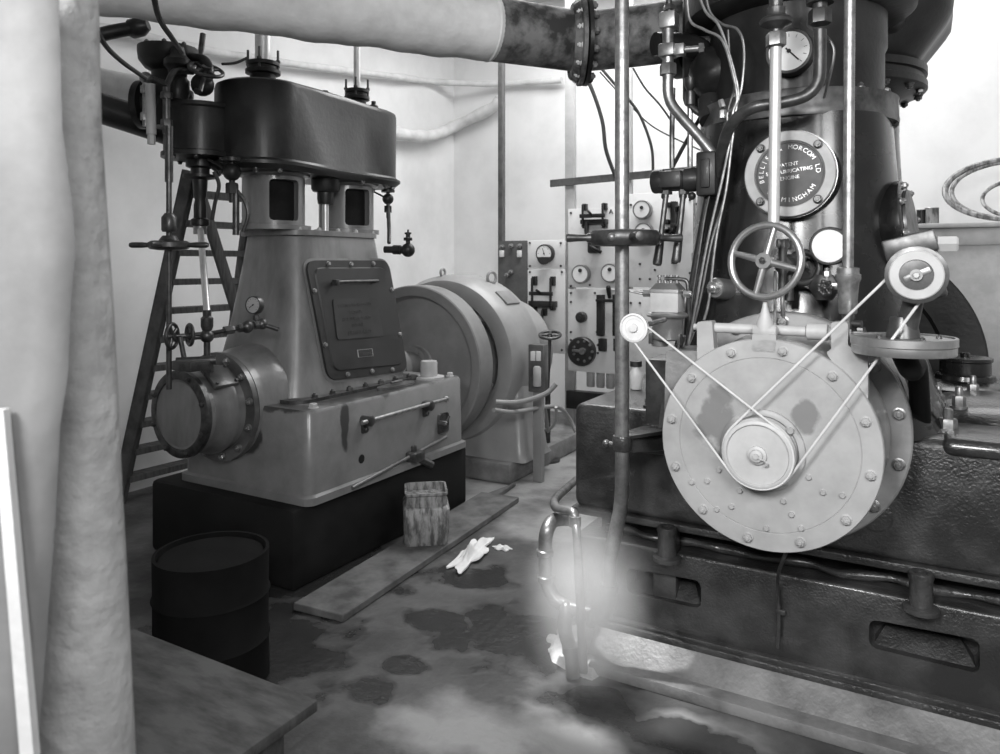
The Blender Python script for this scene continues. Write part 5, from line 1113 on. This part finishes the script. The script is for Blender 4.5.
mb = MB(); c = S(596, 222); mb.box(c+V((-.12, -.08, -.02)), c+V((.12, 0, .02)), .006); mb.tube([c+V((-.06, -.06, 0)), c+V((-.05, -.09, -.1)), c+V((.0, -.08, -.17)), c+V((.05, -.07, -.22))], .02); mb.box(c+V((-.05, -.09, -.28)), c+V((.05, 0, -.12)), .02); mb.tube([c+V((-.04, -.06, -.2)), c+V((.03, -.1, -.24)), c+V((.07, -.06, -.27))], .016); build('circuit_breaker', mb, M_dcast, p4)
mb = MB(); mb.text('A', .06, .002, Matrix.Translation(S(611, 209.5, .003)+V((0, 0, -.02))) @ Matrix.Rotation(PI/2, 4, 'X')); build('panel_letter', mb, M_ink, p4)
# tall switch
mb = MB(); 
for px in (602, 618): c = S(px, 315); mb.box(c+V((-.03, -.06, -.18)), c+V((.03, 0, .18)), .004)
a = S(599, 300); b_ = S(622, 300); mb.box(V((a.x, YS-.08, a.z-.012)), V((b_.x, YS-.05, a.z+.012)), .003); c = S(609.5, 298, .08); mb.lathe([(.014, 0), (.02, .06), (.022, .10), (.014, .11)], c, (0, -.3, 1), 12); build('knife_switch', mb, M_dcast, p5)
mb = MB()
for px in (604, 619): c = S(px, 344); mb.box(c+V((-.035, -.05, -.06)), c+V((.03, 0, .05)), .004)
build('fuse_block', mb, M_dcast, p5)
# right panel breaker
mb = MB(); c = S(675, 217); rnd = random.Random(4)
for k in range(10): q_ = c+V((rnd.uniform(-.07, .07), -.05, rnd.uniform(-.15, .12))); mb.box(q_-V((.025, .03, .02)), q_+V((.025, .05, .02)), .006)
mb.box(c+V((-.03, -.05, -.16)), c+V((.03, 0, .13)), .01); build('circuit_breaker', mb, M_dcast, p6)
mb = MB(); c = S(674.5, 261.5); mb.box(c+V((-.02, -.03, -.02)), c+V((.025, 0, .022)), .003); build('small_switch', mb, M_ink, p6)
mb = MB(); c = S(694, 200); mb.cyl(S(694.5, 196, .02), S(694.5, 250, .02), .010); mb.box(S(694.5, 257, .03)-V((.022, .01, .035)), S(694.5, 257, .0)+V((.022, 0, .035)), .004); build('cable_tube', mb, M_nut, p6)
# fuses on slate
for (px, py) in ((502.5, 253.5), (520, 253.5)): c = S(px, py); mb = MB(); mb.box(c+V((-.02, -.03, -.035)), c+V((.022, 0, .03)), .006); build('porcelain_fuse', mb, M_dialw, p1)
for (px, py) in ((503, 247), (512, 246), (520.5, 246), (508, 275), (512, 272)): c = S(px, py); mb = MB(); mb.lathe([(.022, 0), (.022, .03), (.01, .035), (.01, .06)], c, (0, -1, 0), 14); build('terminal', mb, M_nut, p1)
# mounting screws at the panel corners
for (P_, q_) in ((p2, ((530, 243), (561, 243), (530, 266), (561, 266))), (p3, ((530, 272), (562, 272), (530, 350), (562, 350))), (p4, ((571, 213), (571, 286), (590, 288-3), (571, 240))), (p5, ((571, 293), (595, 293), (571, 302), (571, 332), (597, 332), (571, 340), (598, 345), (598, 353))), (p6, ((631, 205), (640, 264), (640, 279), (650, 279), (655, 270), (690, 200), (696, 204), (690, 273))), (p7, ((631, 303), (640, 303), (660, 303)))):
    mbs = [S(*p) for p in q_]; bolts(mbs, (0, -1, 0), .011, M_gauge, P_, name='screw', stud=False, washer=False)

# cables on the back wall behind the spindle
cable([(575, 60, 6.6), (590, 85, 6.6), (602, 120, 6.6), (606, 150, 6.6), (616, 178, 6.6)], .018, 'thick dark cable curving down the wall from the pipe flange')
cable([(601, 68, 6.5), (618, 88, 6.5), (638, 112, 6.5), (651, 145, 6.5), (653, 170, 6.5)], .013, 'black cable curving down right of the tall spindle')
cable([(633, 68, 6.4), (645, 88, 6.4), (660, 105, 6.4), (672, 122, 6.4)], .009, 'thin black wire slanting down to the right of the tall spindle')
cable([(600, 72, 6.9), (630, 105, 6.9), (655, 128, 6.9), (700, 150, 6.9)], .007, 'thinnest wire crossing the wall towards the column')
mb = MB(); a = onY(500, 6, 7.3); struct('trim_2', MB().box((-4.0, 6.0, onY(560, 12, 6.1).z), (-2.5, 6.12, 4.3)), M_woodd, 'dark roof beam') if False else None
# ------------------------------------------------------------------ steam round the drain pipes
sc_ = onT(588, 604, 2.80)
mb = MB(); mb.sph((0, 0, 0), 1, 24, (.29, .25, .40)); 
for v in mb.b.verts: v.co += sc_
ms = bpy.data.materials.new('steam'); ms.use_nodes = True; nt = ms.node_tree; nt.nodes.remove(nt.nodes['Principled BSDF'])
pv = nt.nodes.new('ShaderNodeVolumePrincipled'); nt.links.new(pv.outputs[0], nt.nodes['Material Output'].inputs['Volume'])
pv.inputs['Color'].default_value = (1, 1, 1, 1); pv.inputs['Anisotropy'].default_value = .2
tc = nt.nodes.new('ShaderNodeTexCoord'); mp = nt.nodes.new('ShaderNodeMapping'); mp.inputs['Scale'].default_value = (1/.29, 1/.25, 1/.40)
nt.links.new(tc.outputs['Object'], mp.inputs[0]); ln = nt.nodes.new('ShaderNodeVectorMath'); ln.operation = 'LENGTH'; nt.links.new(mp.outputs[0], ln.inputs[0])
no = nt.nodes.new('ShaderNodeTexNoise'); no.inputs['Scale'].default_value = 5; nt.links.new(tc.outputs['Object'], no.inputs['Vector'])
ad = nt.nodes.new('ShaderNodeMath'); ad.operation = 'MULTIPLY_ADD'; ad.inputs[1].default_value = .5; nt.links.new(no.outputs['Fac'], ad.inputs[0]); nt.links.new(ln.outputs['Value'], ad.inputs[2])
mr = nt.nodes.new('ShaderNodeMapRange'); mr.interpolation_type = 'SMOOTHSTEP'; mr.inputs['From Min'].default_value = .25; mr.inputs['From Max'].default_value = 1.2; mr.inputs['To Min'].default_value = 7; mr.inputs['To Max'].default_value = 0
nt.links.new(ad.outputs[0], mr.inputs['Value']); nt.links.new(mr.outputs[0], pv.inputs['Density'])
o = tag(build('steam_cloud', mb, ms), 'white steam drifting round the drain pipes at the bed corner', 'steam', kind='stuff')
